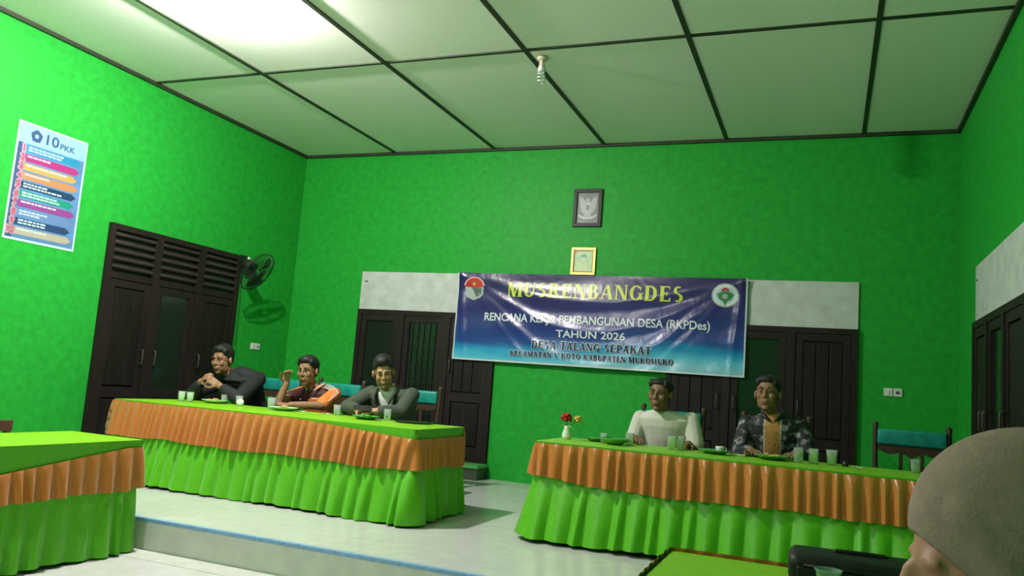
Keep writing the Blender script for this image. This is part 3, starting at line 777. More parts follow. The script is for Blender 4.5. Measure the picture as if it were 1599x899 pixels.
for k in range(3):
    bm = B(); V = []
    for i in range(7):
        t = i/6; rr = .03+(RF-.06)*t; wid = .45+.40*math.sin(PI*t*.75)
        row = []
        for j in range(5):
            q = (j/4-.5)*2*wid*.75+2*PI*k/3; d = u_*math.cos(q)+v_*math.sin(q)
            row.append(bm.verts.new(fc+d*rr+fnm*(.022*(j/4-.5)*2)))
        V.append(row)
    for i in range(6):
        for j in range(4): bm.faces.new((V[i][j], V[i][j+1], V[i+1][j+1], V[i+1][j]))
    bmesh.ops.solidify(bm, geom=bm.faces[:], thickness=.002)
    obj('blade', bm, 'blade', fn, True)
bm = B(); tube(bm, [(.02, .0, -.09), (.006, .02, -.16), (.006, .03, -.5), (.006, .04, -.95)], .0035, 6); obj('power_cord', bm, 'black', fn, True)

# ================================================================== THINGS ON THE TABLES
T1, T2, T4 = .6823, .6773, .5123
def glass_cup(label, x, y, z, h=.09, r0=.026, r1=.033, group='clear drinking glasses on the tables', water=0.0, sc=1.0):
    r = thing('drinking_glass', label, 'glass', (x, y, z), 0, group)
    bm = B(); lathe(bm, [(0, .0), (r0, .0), (r1, h), (r1-.002, h), (r0-.002, .005), (0, .005)], seg=24); obj('cup', bm, 'glass', r, True)
    bm = B(); tube(bm, [((r1-.001)*math.cos(2*PI*k/24), (r1-.001)*math.sin(2*PI*k/24), h) for k in range(24)], .0018, 6, closed=True); obj('rim', bm, 'glass', r, True)
    return r
def plate(label, x, y, z, r=.10, m='plate', food=None, seed=1, name='plate'):
    o = thing(name, label, 'plate', (x, y, z), 0, 'plates on the tables')
    bm = B(); lathe(bm, [(0, .002), (r*.55, .002), (r*.62, .006), (r*.95, .024), (r, .026), (r, .029), (r*.93, .028), (r*.6, .010), (0, .009)], seg=32); obj('dish', bm, m, o, True)
    rnd = random.Random(seed)
    if food:
        n, fm, nm = food
        for k in range(n):
            a = rnd.uniform(0, 6.28); d = rnd.uniform(0, r*.5); bm = B()
            ell(bm, (d*math.cos(a), d*math.sin(a), .021+.006*(k % 3)), (rnd.uniform(.018, .032), rnd.uniform(.014, .022), .011), Matrix.Rotation(a*2, 3, 'Z'))
            obj(nm, bm, fm, o, True)
    return o
def crumple(name, label, x, y, z, s, seed, m='paper', flatz=.5, cat='tissue'):
    bm = B(); ell(bm, (0, 0, 0), 1, sub=3); rnd = random.Random(seed)
    ph = [rnd.uniform(0, 6) for _ in range(6)]
    for v in bm.verts:
        c = v.co; k = 1+.16*math.sin(5*c.x+ph[0])*math.sin(6*c.y+ph[1])+.12*math.sin(9*c.z+ph[2]+4*c.x)
        v.co = Vector((c.x*s*k, c.y*s*k, max(-.85, c.z*k)*s*flatz))
    o = obj(name, bm, m, None, True); mz = min(v.co.z for v in o.data.vertices)
    o.location = (x, y, z-mz); return tag(o, label, cat)
def sheet_of_paper(label, x, y, z, a, b_, rot, m='paper', cat='paper', name='paper_napkin'):
    bm = B(); V = []
    for i in range(7):
        V.append([bm.verts.new((-a/2+a*i/6, -b_/2+b_*j/4, .004+.004*math.sin(i*1.3+j)+.003*(i % 2))) for j in range(5)])
    for i in range(6):
        for j in range(4): bm.faces.new((V[i][j], V[i+1][j], V[i+1][j+1], V[i][j+1]))
    bmesh.ops.solidify(bm, geom=bm.faces[:], thickness=.002)
    o = obj(name, bm, m, None, True); o.location = (x, y, z+.002); o.rotation_euler = (0, 0, rot); return tag(o, label, cat)
def bulb_ball(label, x, y, z):
    r = thing('white_ball', label, 'ball', (x, y, z))
    bm = B(); lathe(bm, [(0, .0), (.016, .001), (.028, .012), (.032, .03), (.028, .048), (.016, .059), (.006, .062), (0, .0625)], seg=28); obj('shell', bm, 'paper', r, True)
    bm = B(); lathe(bm, [(0, .062), (.007, .061), (.008, .066), (0, .068)], seg=12); obj('tip', bm, 'white', r, True)
    return r
def near(n): return n
# table of the three men
glass_cup('leftmost clear glass on the left table, before the dark louvred door', .93, -2.66, T1, .088)
glass_cup('second clear glass from the left end of the left table', 1.00, -2.63, T1, .086)
plate('pale plate with snacks before the man in the black jacket', 1.14, -2.47, T1, .115, 'plate', (7, 'food', 'snack'), 3)
glass_cup('clear glass beside the snack plate of the man in the black jacket', 1.19, -2.40, T1, .082)
glass_cup('clear glass just left of the white ball on the left table', 1.39, -2.44, T1, .084, water=.5)
bulb_ball('small round white ball on the left table by the black jacket sleeve', 1.47, -2.52, T1)
glass_cup('frosted tapered tumbler before the raised arm of the man in orange', 1.77, -2.47, T1, .098, .031, .039)
plate('green plate with snacks before the man in the orange shirt', 1.95, -2.53, T1, .125, 'plate', (8, 'food', 'snack'), 5)
sheet_of_paper('small white napkin right of the green snack plate of the man in orange', 2.12, -2.49, T1, .085, .05, .2)
glass_cup('small clear glass between the man in orange and the man in olive', 2.42, -2.42, T1, .085)
sheet_of_paper('white napkin left of the leaf plate on the left table', 2.35, -2.46, T1, .09, .045, .4)
pl3 = plate('green plate with leafy food before the man in the olive jacket', 2.82, -2.60, T1, .115, 'plateg', (4, 'leaf', 'leaf_wrap'), 8)
glass_cup('clear glass beside the telephone of the man in the olive jacket', 2.95, -2.48, T1, .092)
sheet_of_paper('white wrapper right of the leafy plate on the left table', 2.93, -2.60, T1, .07, .04, .1)
MT['gapshade'] = mat('gap_shade_black', (.012, .014, .013), .35)
tr = thing('gap_shade_disc', 'flat black disc standing in for the dark behind the right end of the left table', 'stand-in', (3.19, -2.46, T1))  # black disc stands in for the dark beyond the table's far edge
bm = B(); lathe(bm, [(0, .0), (.14, .0), (.155, .010), (.158, .010), (.145, -.0), (.14, .004), (0, .004)], seg=36); o = obj('dish', bm, 'gapshade', tr, True); o.location = (0, 0, .0005)
# table of the man in white and the man in batik
vs = thing('flower_vase', 'small white vase with a red and a yellow flower on the right table', 'vase', (4.52, -2.52, T2))
bm = B(); lathe(bm, [(0, 0), (.030, 0), (.036, .02), (.034, .05), (.022, .085), (.026, .10), (.022, .10), (.018, .085), (0, .03)], seg=24); obj('vase_body', bm, 'white', vs, True)
MT['stem'] = mat('flower_stem', (.06, .18, .03), .6)
def bloom(c, r, m, seed, base):
    bm = B(); tube(bm, [base, Vector(base).lerp(Vector(c), .5)+Vector((0, 0, .01)), c], .003, 6); st_ = obj('stem', bm, 'stem', vs, True)
    rnd = random.Random(seed); fl = obj('flower_heart', (lambda b_: (ell(b_, c, r*.45), b_)[1])(B()), m, vs, True)
    for k in range(14):
        a = k*2.4; e = -0.3+1.5*(k/14); d = Vector((math.cos(a)*math.cos(e), math.sin(a)*math.cos(e), math.sin(e)))
        bm = B(); q = Vector((0, 0, 1)).rotation_difference(d).to_matrix()
        ell(bm, Vector(c)+d*r*.62, (r*.34, r*.34, r*.13), Vector((0, 0, 1)).rotation_difference((d+Vector((0, 0, .5))).normalized()).to_matrix(), sub=1)
        obj('petal', bm, m, fl, True)
bloom((-.012, 0, .155), .058, 'red', 1, (0, 0, .08)); bloom((.075, .02, .150), .046, 'yellow', 2, (.005, 0, .08))
for k, (a, l_) in enumerate(((2.8, .07), (.3, .10), (-.8, .08), (1.4, .08))):
    bm = B(); d = Vector((math.cos(a), math.sin(a), -.0)); c = Vector((0, 0, .09))+d*l_*.6+Vector((0, 0, .012))
    ell(bm, c, (l_*.45, .016, .004), Matrix.Rotation(a, 3, 'Z') @ Matrix.Rotation(.3 if k != 1 else -.2, 3, 'Y')); obj('leaf', bm, 'leaf', vs, True)
plate('flat green glass saucer right of the flower vase', 4.72, -2.42, T2, .085, 'plateg', None, 2, 'saucer')
glass_cup('small clear glass left of the deep green bowl on the right table', 4.80, -2.50, T2, .07, .022, .028)
bw = thing('bowl', 'deep green glass bowl on the right table before the white shirt', 'bowl', (4.90, -2.56, T2), 0)
bm = B(); lathe(bm, [(0, 0), (.05, 0), (.095, .03), (.105, .045), (.102, .046), (.09, .032), (.045, .006), (0, .006)], seg=32); obj('shell', bm, 'plateg', bw, True)
bm = B(); ell(bm, (.01, 0, .028), (.07, .06, .014)); obj('leafy_filling', bm, 'leaf', bw, True)
glass_cup('clear glass right of the deep green bowl on the right table', 4.98, -2.44, T2, .085)
glass_cup('clear tumbler before the white shirt, left one of the pair', 5.305, -2.52, T2, .10, .024, .034)
glass_cup('clear tumbler before the white shirt, right one of the pair', 5.365, -2.49, T2, .10, .024, .034)
plate('green plate carrying a white cup on the right table', 5.60, -2.48, T2, .115, 'plateg', None, 4)
cu = thing('white_cup', 'small white cup standing on the green plate', 'cup', (5.635, -2.46, T2+.0095))
bm = B(); lathe(bm, [(0, 0), (.022, 0), (.030, .03), (.031, .045), (.028, .045), (.026, .03), (.018, .004), (0, .004)], seg=24); obj('cup_body', bm, 'white', cu, True)
bm = B(); tube(bm, [(.028, 0, .038), (.045, 0, .036), (.046, 0, .018), (.026, 0, .012)], .003, 8); obj('handle', bm, 'white', cu, True)
sheet_of_paper('white napkin between the two green plates on the right table', 5.76, -2.42, T2, .11, .05, .05)
ph = thing('phone', 'dark telephone lying beside the middle napkin on the right table', 'phone', (5.875, -2.36, T2+.002), .1)
obj('phone_body', bx(-.075, .075, -.037, .037, 0, .009, bev=.003), 'black', ph); obj('screen', bx(-.07, .07, -.033, .033, .009, .0095), 'pane', ph)
plate('green plate with snacks before the man in the batik shirt', 5.99, -2.47, T2, .12, 'plateg', (4, 'food', 'snack'), 9)
glass_cup('clear straight glass right of the batik man\'s plate, left of three', 6.16, -2.50, T2, .098, .030, .033)
glass_cup('clear straight glass right of the batik man\'s plate, middle of three', 6.255, -2.47, T2, .098, .030, .033)
glass_cup('clear flared glass right of the batik man\'s plate, right of three', 6.37, -2.44, T2, .10, .026, .038)
crumple('black_ball', 'small black ball right of the three glasses on the right table', 6.455, -2.44, T2, .022, 4, 'black', .9, 'ball')
sheet_of_paper('white napkin near the small black ball on the right table', 6.53, -2.52, T2, .08, .05, .1)
glass_cup('clear glass before the empty chair on the right table', 6.885, -2.36, T2, .085)
ti = thing('folded_tissue', 'folded white tissue peak before the empty chair', 'tissue', (6.985, -2.34, T2))
bm = B(); vsn = [bm.verts.new(v) for v in ((-.032, -.02, 0), (.035, -.018, 0), (.03, .02, 0), (-.03, .018, 0), (-.004, 0, .085), (.008, .004, .088))]
for f in ((0, 1, 5, 4), (1, 2, 5), (2, 3, 4, 5), (3, 0, 4), (0, 3, 2, 1)): bm.faces.new([vsn[i] for i in f])
obj('tissue_fold', bm, 'paper', ti)

# black bag and plastic cup on the near table
bg = thing('laptop_bag', 'black padded bag lying at the far edge of the near green table', 'bag', (6.44, -5.545, T4), math.radians(2))
bm = B(); box(bm, -.215, .215, -.115, .10, 0, .090, bev=.03, seg=4)
obj('bag_body', bm, 'blackbag', bg, True)
bm = B(); box(bm, -.19, .05, -.121, -.105, .012, .056, bev=.007, seg=3); obj('front_pocket', bm, 'blackbag', bg, True)
bm = B(); tube(bm, [(-.17, -.118, .060), (-.05, -.120, .060), (.04, -.119, .058), (.060, -.117, .045), (.065, -.116, .02)], .0045, 8); obj('piping', bm, 'blackbag', bg, True)
bm = B(); tube(bm, [(-.08, .02, .088), (-.07, .02, .094), (0, .02, .095), (.07, .02, .094), (.08, .02, .088)], .007, 8); obj('carry_handle', bm, 'blackbag', bg, True)
MT['pcup'] = mat('clear_plastic_cup', (.72, .92, .84), .12, trans=.85, ior=1.3)
pc = thing('plastic_cup', 'clear plastic cup in front of the black bag', 'cup', (6.345, -5.74, T4))
bm = B(); lathe(bm, [(0, 0), (.026, 0), (.036, .065), (.038, .067), (.038, .070), (.035, .069), (.025, .003), (0, .003)], seg=28); obj('cup_wall', bm, 'pcup', pc, True)
bm = B(); tube(bm, [(.038*math.cos(2*PI*k/28), .038*math.sin(2*PI*k/28), .070) for k in range(28)], .0025, 6, closed=True); obj('rim', bm, 'pcup', pc, True)

# ================================================================== PEOPLE
def cap(bm, a, b_, r0, r1, seg=12):
    a, b_ = Vector(a), Vector(b_); d = (b_-a)
    if d.length < 1e-6: return
    n = d.normalized(); pts = []; rd = []
    for k in range(4): t = k/4*PI/2; pts.append(a-n*r0*math.cos(t)); rd.append(max(.0005, r0*math.sin(t)))
    for k in range(4): pts.append(a+d*k/3); rd.append(r0+(r1-r0)*k/3)
    for k in range(1, 5): t = k/4*PI/2; pts.append(b_+n*r1*math.sin(t)); rd.append(max(.0005, r1*math.cos(t)))
    tube(bm, pts, rd, seg)
def loft(bm, secs, seg=24):
    """secs: (centre, rx, ry) horizontal ellipses from the bottom up"""
    rings = [[bm.verts.new((c[0]+rx*math.cos(2*PI*k/seg), c[1]+ry*math.sin(2*PI*k/seg), c[2])) for k in range(seg)] for c, rx, ry in secs]
    for a, b_ in zip(rings, rings[1:]):
        for k in range(seg): bm.faces.new((a[k], a[(k+1) % seg], b_[(k+1) % seg], b_[k]))
    bm.faces.new(rings[0][::-1]); bm.faces.new(rings[-1])
def remesh(name, bm, voxel, m, parent, smooth=3, fac=.5, cut=None):
    bmesh.ops.recalc_face_normals(bm, faces=bm.faces[:])
    me = bpy.data.meshes.new(name); bm.to_mesh(me); bm.free()
    o = bpy.data.objects.new(name, me); C.objects.link(o)
    md = o.modifiers.new('r', 'REMESH'); md.mode = 'VOXEL'; md.voxel_size = voxel
    if smooth:
        ms = o.modifiers.new('s', 'SMOOTH'); ms.factor = fac; ms.iterations = smooth
    dg = bpy.context.evaluated_depsgraph_get()
    me2 = bpy.data.meshes.new_from_object(o.evaluated_get(dg)); o.modifiers.clear()
    o.data = me2; bpy.data.meshes.remove(me); me2.name = name
    if cut:
        b2 = bmesh.new(); b2.from_mesh(me2)
        bmesh.ops.delete(b2, geom=[v for v in b2.verts if cut(v.co)], context='VERTS')
        for _ in range(14):
            bv = [v for v in b2.verts if v.is_boundary]; new = {}
            for v in bv:
                nb_ = [e.other_vert(v).co for e in v.link_edges if e.is_boundary]
                if len(nb_) == 2: new[v] = v.co*.4+(nb_[0]+nb_[1])*.3
            for v, c_ in new.items(): v.co = c_
        b2.to_mesh(me2); b2.free()
    me2.materials.clear(); me2.materials.append(MT[m] if isinstance(m, str) else m)
    me2.polygons.foreach_set('use_smooth', [True]*len(me2.polygons))
    o.parent = parent
    return o
def hand(bm, wr, fwd, back, thumb, curl=.5, sc=1.0, spread=1.0):
    """wr wrist, fwd finger direction, back = direction the back of the hand faces, thumb = +1/-1 side"""
    wr = Vector(wr); f = Vector(fwd).normalized(); n = Vector(back); n = (n-f*n.dot(f)).normalized(); l = f.cross(n)
    for q in (-.026, -.009, .009, .026): cap(bm, wr+l*q*.7*sc, wr+f*.085*sc+l*q*sc, .014*sc, .0125*sc, 8)
    ln = (.062, .080, .086, .076) if thumb < 0 else (.076, .086, .080, .062)
    for i in range(4):
        q = (i-1.5)*.0195*spread*sc; base = wr+f*.088*sc+l*q; p_ = base; ang = curl*.5
        d0 = (f+l*(i-1.5)*.06*spread).normalized()
        for s_, (k, r_) in enumerate(((.45, .0092), (.32, .0084), (.23, .0076))):
            d = d0*math.cos(ang)-n*math.sin(ang); e = p_+d*ln[i]*k*sc
            cap(bm, p_, e, r_*sc, (r_-.0007)*sc, 8); p_ = e; ang += curl
    b0 = wr+f*.025*sc+l*thumb*.024*sc; d1 = (f*.65+l*thumb*.7-n*.25).normalized(); b1 = b0+d1*.05*sc
    d2 = (f*.9+l*thumb*.25-n*.35).normalized(); b2 = b1+d2*.032*sc; b3 = b2+(f*.95-n*.4).normalized()*.026*sc
    cap(bm, b0, b1, .014*sc, .011*sc, 8); cap(bm, b1, b2, .0105*sc, .0095*sc, 8); cap(bm, b2, b3, .0095*sc, .008*sc, 8)
def headM(c, yaw, pitch, roll=0, sc=1.06):
    return Matrix.Translation(Vector(c)) @ Euler((math.radians(pitch), math.radians(roll), math.radians(yaw)), 'ZYX').to_matrix().to_4x4() @ Matrix.Scale(sc, 4)
def head_prims(Mh, ears=True, brow=True):
    h = B()
    ell(h, (0, .016, .035), (.079, .096, .094), sub=3)
    ell(h, (0, -.026, -.040), (.067, .062, .078), sub=3)
    ell(h, (0, -.062, -.100), (.028, .022, .020))
    for s in (-1, 1):
        ell(h, (s*.040, -.062, -.018), (.026, .024, .030)); ell(h, (s*.030, -.076 if brow else -.068, .034), (.030, .012, .011)); ell(h, (s*.050, -.01, -.07), (.016, .04, .035))
        if ears: ell(h, (s*.084, .014, -.006), (.011, .023, .035), Matrix.Rotation(s*.35, 3, 'Z'))
        ell(h, (s*.012, -.090, -.024), (.009, .010, .008))
    cap(h, (0, -.084, .022), (0, -.098, -.020), .009, .0125, 10)
    ell(h, (0, -.089, -.054), (.026, .010, .007)); ell(h, (0, -.087, -.069), (.022, .011, .008))
    bmesh.ops.transform(h, matrix=Mh, verts=h.verts[:])
    return h
def merge(a, b_):
    me = bpy.data.meshes.new('m'); b_.to_mesh(me); b_.free(); a.from_mesh(me); bpy.data.meshes.remove(me)
def face_parts(Mh, root, brow=True):
    for s in (-1, 1):
        bm = B(); ell(bm, (s*.031, -.0745, .010), (.0120, .0112, .0048)); bmesh.ops.transform(bm, matrix=Mh, verts=bm.verts[:]); e = obj('eye', bm, 'eyew', root, True)
        bm = B(); ell(bm, (s*.031, -.0825, .010), (.0064, .0040, .0046)); bmesh.ops.transform(bm, matrix=Mh, verts=bm.verts[:]); obj('iris', bm, 'eyed', e, True)
        if not brow: continue
        bm = B(); tube(bm, [Mh @ Vector(q) for q in ((s*.012, -.091, .036), (s*.030, -.0905, .043), (s*.050, -.078, .036))], [.0032, .0042, .0024], 8); obj('eyebrow', bm, 'hair', root, True)
    bm = B(); tube(bm, [Mh @ Vector(q) for q in ((-.024, -.091, -.062), (0, -.0995, -.0615), (.024, -.091, -.062))], [.002, .0035, .002], 8); obj('lips', bm, 'lip', root, True)
def hair(Mh, root, top=0.0, front=0.0, vox=.005, label=None):
    h = B()
    ell(h, (0, .032, .058+top*.5), (.0855, .098, .088+top), sub=3)
    ell(h, (0, .066, .010), (.073, .051, .072), sub=3)
    ell(h, (0, -.028-front*.4, .102+top), (.064, .052, .034+front), sub=3)
    for s in (-1, 1): ell(h, (s*.069, .008, .048), (.014, .040, .040)); ell(h, (s*.058, -.028, .085), (.024, .036, .036))
    bmesh.ops.transform(h, matrix=Mh, verts=h.verts[:])
    return remesh('hair', h, vox, 'hair', root, 2)
MT['eyew'] = mat('eye_white', (.36, .30, .26), .4); MT['eyed'] = mat('eye_dark', (.012, .008, .006), .2); MT['lip'] = mat('lip', (.20, .075, .06), .5)
MT['hair'] = mat('black_hair', (.010, .009, .009), .55, bump=.4, bscale=150)
def skin(name, col): return mat(name, col, .55, noise=.06, nscale=30)
def person(label, loc, P_):
    """every joint in P_ is in the person's own frame: origin on the floor, faces -y"""
    r = thing('person', label, 'person', loc)
    b_ = B(); Mh = headM(P_['head'], P_['yaw'], P_['pitch'], P_.get('roll', 0), P_.get('hs', 1.06))
    merge(b_, head_prims(Mh))
    nb = Vector(P_['neck']); pe_ = Vector(P_['pelvis']); A, Bs = Vector(P_['shA']), Vector(P_['shB'])
    hd = Mh @ Vector((0, .030, -.085)); cap(b_, nb+Vector((0, 0, -.05)), hd, .058, .052, 16)
    sw = (Bs-A).length/2; ch = (A+Bs)/2
    def sec(g):
        c = lambda t: pe_.lerp(ch, t)
        return [((c(-.06)), .150*g, .110*g), (c(0), .172*g, .122*g), (c(.28), .160*g, .112*g), (c(.60), (sw-.035)*g, .118*g), (c(.85), (sw-.005)*g, .112*g), (c(1.0), (sw+.005)*g, .098*g), (c(1.0)+Vector((0, 0, .035)), (sw*.80)*g, .084*g), (c(1.0).lerp(nb, .75)+Vector((0, 0, .012)), (sw*.50)*g, .074*g), (nb+Vector((0, 0, .01)), .075*g, .064*g)]
    P_['sec'] = sec
    loft(b_, sec(.97))
    for sh_, el_, wr_ in (('shA', 'elA', 'wrA'), ('shB', 'elB', 'wrB')):
        cap(b_, P_[sh_], P_[el_], .050, .043); cap(b_, P_[el_], P_[wr_], .042, .029)
    for q in ('A', 'B'):
        hd_ = P_.get('hand'+q)
        if hd_: hand(b_, P_['wr'+q], *hd_)
    legs = []
    for s in (-1, 1):
        hp = pe_+Vector((s*.09, 0, -.01)); kn = pe_+Vector((s*.13, -.40, .02)); an = Vector((kn.x, kn.y-.0, .09)); to = an+Vector((0, -.15, -.055))
        legs.append((hp, kn, an, to)); cap(b_, hp, kn, .082, .058); cap(b_, kn, an, .055, .038); cap(b_, an, to, .036, .028)
    remesh('body', b_, .0055, P_['skin'], r, 2)
    tr_ = B()
    for hp, kn, an, to in legs: cap(tr_, hp, kn, .098, .076); cap(tr_, kn, an+Vector((0, 0, .03)), .074, .058)
    loft(tr_, [(pe_+Vector((0, 0, -.09)), .165, .12), (pe_, .188, .138), (pe_+Vector((0, 0, .07)), .178, .130)])
    remesh('trousers', tr_, .011, 'trouser', r, 3)
    for hp, kn, an, to in legs:
        s_ = B(); cap(s_, an+Vector((0, .03, -.045)), to+Vector((0, -.02, -.005)), .042, .036); ell(s_, an+Vector((0, .0, -.02)), .05)
        for v in s_.verts: v.co.z = max(v.co.z, .003)
        remesh('shoe', s_, .008, 'black', r, 2)
    face_parts(Mh, r)
    hair(Mh, r, P_.get('htop', 0), P_.get('hfront', 0))
    return r, Mh
MT['trouser'] = mat('dark_trousers', (.02, .02, .025), .8)
def garment(name, root, P_, m, g=1.10, slA=None, slB=None, r0=.066, r1=.058, r2=.052, cut=None, vox=.0075, extra=None, low=None, smooth=3):
    """torso shell plus sleeves; slA/slB: list of points the sleeve follows"""
    b_ = B(); S_ = P_['sec'](g)
    S_ = S_[:-1]+[(S_[-1][0]+Vector((0, 0, -.006)), S_[-1][1]*1.0, S_[-1][2]*1.0)]
    loft(b_, S_)
    for pts in (slA, slB):
        if not pts: continue
        rr = [r0, r1, r2, r2]
        for i in range(len(pts)-1): cap(b_, pts[i], pts[i+1], rr[i], rr[i+1])
    if extra: extra(b_)
    return remesh(name, b_, vox, m, root, smooth, cut=cut)
def wrinkle(b_, pts, r): tube(b_, pts, r, 6)
V3 = Vector

# ---- man in the black jacket, hands clasped before his mouth
o = (.98, -1.78, 0)
P1 = dict(head=(-.105, -.35, 1.075), yaw=4, pitch=9, neck=(-.03, -.23, .975), pelvis=(.08, .02, .52), shA=(-.18, -.18, .885), shB=(.18, -.14, .915),
          elA=(-.23, -.56, .735), elB=(.30, -.55, .735), wrA=(-.105, -.60, .865), wrB=(.125, -.62, .845),
          handA=((.75, -.30, .45), (-.5, -.6, .3), 1, .75), handB=((-.80, -.22, .40), (.35, -.65, .3), -1, .75),
          skin=skin('skin_brown_a', (.30, .155, .085)), htop=.006, hfront=.008)
p1, M1 = person('man in a black jacket resting his chin on clasped hands', o, P1)
MT['blackj'] = mat('black_jacket_cloth', (.012, .013, .015), .8, noise=.3, nscale=20, bump=.25, bscale=18)
garment('jacket', p1, P1, 'blackj', 1.20, [P1['shA'], P1['elA'], V3(P1['elA']).lerp(V3(P1['wrA']), .72)], [P1['shB'], P1['elB'], V3(P1['elB']).lerp(V3(P1['wrB']), .70)], .074, .066, .050, extra=lambda b_: (loft(b_, [(V3(P1['neck'])+V3((0, .0, -.09)), .13, .11), (V3(P1['neck'])+V3((-.005, .004, -.02)), .094, .086), (V3(P1['neck'])+V3((-.015, -.006, .022)), .080, .074)]), cap(b_, V3(P1['neck'])+V3((.03, .04, -.01)), P1['shB'], .072, .074)))

# ---- man in the orange and maroon sports shirt
o = (1.86, -1.80, 0)
P2 = dict(head=(-.045, -.25, 1.028), yaw=6, pitch=6, roll=-3, neck=(.005, -.15, .900), pelvis=(.0, .02, .48), shA=(-.175, -.12, .825), shB=(.185, -.12, .835),
          elA=(-.13, -.52, .735), elB=(.215, -.36, .735), wrA=(-.085, -.50, .905), wrB=(.02, -.55, .725),
          handA=((.05, -.15, .9), (-.55, .35, .1), 1, .85), handB=((-.95, -.25, .0), (.1, -.2, 1), -1, .35),
          skin=skin('skin_brown_b', (.27, .145, .080)), htop=.004, hfront=.006)
p2, M2 = person('man in an orange and maroon sports shirt with one hand raised', o, P2)
def polo_mat():
    m, nt, bs_ = newmat('orange_maroon_polo'); L = nt.links.new
    tc = nt.nodes.new('ShaderNodeTexCoord'); sp = nt.nodes.new('ShaderNodeSeparateXYZ'); L(tc.outputs['Object'], sp.inputs[0])
    def mt(op, a, b_=None):
        n = nt.nodes.new('ShaderNodeMath'); n.operation = op
        for i, v in enumerate((a, b_)):
            if v is None: continue
            if isinstance(v, (int, float)): n.inputs[i].default_value = v
            else: L(v, n.inputs[i])
        return n.outputs[0]
    X, Z = sp.outputs[0], sp.outputs[2]
    left = mt('MULTIPLY', mt('LESS_THAN', X, -.035), mt('GREATER_THAN', Z, .725))
    yoke = mt('MULTIPLY', mt('GREATER_THAN', mt('ADD', Z, mt('MULTIPLY', X, -.18)), .785), mt('LESS_THAN', mt('ABSOLUTE', X), .150))
    fac = mt('MAXIMUM', left, yoke)
    fac = mt('MULTIPLY', fac, mt('GREATER_THAN', X, -.155))
    mx = nt.nodes.new('ShaderNodeMix'); mx.data_type = 'RGBA'; mx.inputs[6].default_value = (.80, .20, .035, 1); mx.inputs[7].default_value = (.050, .010, .012, 1)
    L(fac, mx.inputs[0]); L(mx.outputs[2], bs_.inputs['Base Color']); bs_.inputs['Roughness'].default_value = .7
    return m
def sleeve(P_, q, t): return [P_['sh'+q], V3(P_['sh'+q]).lerp(V3(P_['el'+q]), t)]
sh2 = garment('polo_shirt', p2, P2, polo_mat(), 1.13, sleeve(P2, 'A', .55), sleeve(P2, 'B', .85), .066, .068)
MT['wcloth'] = mat('white_trim_cloth', (.72, .62, .56), .7); MT['pinkc'] = mat('pale_orange_collar', (.62, .36, .24), .7)
a0, a1 = V3(P2['shB']), V3(P2['elB']); dirv = (a1-a0).normalized()
for k in range(3):
    ang = -.25+.42*k; sd = V3((math.cos(ang)*.9, -math.sin(ang)*.75-.15, .0)); b = B(); pts = []
    top = V3(P2['neck']).lerp(a0, .55)+V3((0, -.01-.024*k, .058-.014*k)); pts.append(top); pts.append(a0+V3((-.015, -.015-.028*k, .074-.012*k)))
    for t in (.12, .35, .6, .84): pts.append(a0.lerp(a1, t)+V3((.070-.020*k, -.022-.020*k, .030-.012*k*t)))
    tube(b, pts, .0055, 6); obj('sleeve_stripe', b, 'wcloth', p2, True)
for s in (-1, 1):
    b = B(); nk = V3(P2['neck'])
    pts = [nk+V3((s*.062, .05, .030)), nk+V3((s*.080, -.01, .022)), nk+V3((s*.068, -.070, -.006)), nk+V3((s*.040, -.105, -.042))]
    tube(b, pts, [.010, .012, .013, .006], 8); obj('collar', b, 'pinkc', p2, True)
def badge(root, name, c, sx, sz, m): return obj(name, bx(c[0]-sx, c[0]+sx, c[1]-.003, c[1]+.003, c[2]-sz, c[2]+sz), m, root)
badge(p2, 'chest_badge', (.075, -.275, .790), .032, .004, 'wcloth'); badge(p2, 'chest_badge', (-.105, -.262, .772), .028, .004, 'wcloth')

# ---- man in the olive jacket looking at his telephone
o = (2.64, -1.80, 0)
P3 = dict(head=(-.005, -.27, 1.070), yaw=32, pitch=20, neck=(.005, -.14, .945), pelvis=(.0, .02, .51), shA=(-.205, -.11, .880), shB=(.215, -.11, .89),
          elA=(-.26, -.40, .745), elB=(.285, -.42, .745), wrA=(-.055, -.565, .745), wrB=(.155, -.60, .745),
          handA=((.85, -.35, .0), (-.1, -.5, .8), 1, .5), handB=((-.85, -.25, .12), (.1, -.3, 1), -1, .4),
          skin=skin('skin_light_brown', (.46, .25, .155)), htop=.010, hfront=.014)
p3, M3 = person('man in an olive jacket over a white shirt looking at his telephone', o, P3)
MT['olive'] = mat('olive_jacket_cloth', (.058, .072, .050), .85, noise=.15, nscale=25, bump=.25, bscale=16)
MT['tee'] = mat('white_tee_cloth', (.70, .71, .68), .8, bump=.15, bscale=14)
garment('t_shirt', p3, P3, 'tee', 1.15)
nk3 = V3(P3['neck'])
def cut3(c):
    w_ = .030+.062*max(0, min(1, (c.z-.70)/.22))
    return c.y < -.09 and abs(c.x-.018) < w_ and c.z > .66
garment('jacket', p3, P3, 'olive', 1.25, [P3['shA'], P3['elA'], V3(P3['elA']).lerp(V3(P3['wrA']), .80)], [P3['shB'], P3['elB'], V3(P3['elB']).lerp(V3(P3['wrB']), .80)], .072, .068, .052, cut=cut3)
for s in (-1, 1):
    b = B(); pts = [nk3+V3((s*.060, .055, .012)), nk3+V3((s*.092, -.01, .008)), nk3+V3((s*.100, -.085, -.035)), nk3+V3((s*.092, -.132, -.09)), nk3+V3((s*.066+.01, -.142, -.15))]
    tube(b, pts, [.014, .018, .022, .018, .006], 8); obj('lapel', b, 'olive', p3, True)
pho = thing('phone', 'telephone held in both hands by the man in the olive jacket', 'phone', (2.70, -2.475, .765), math.radians(25))
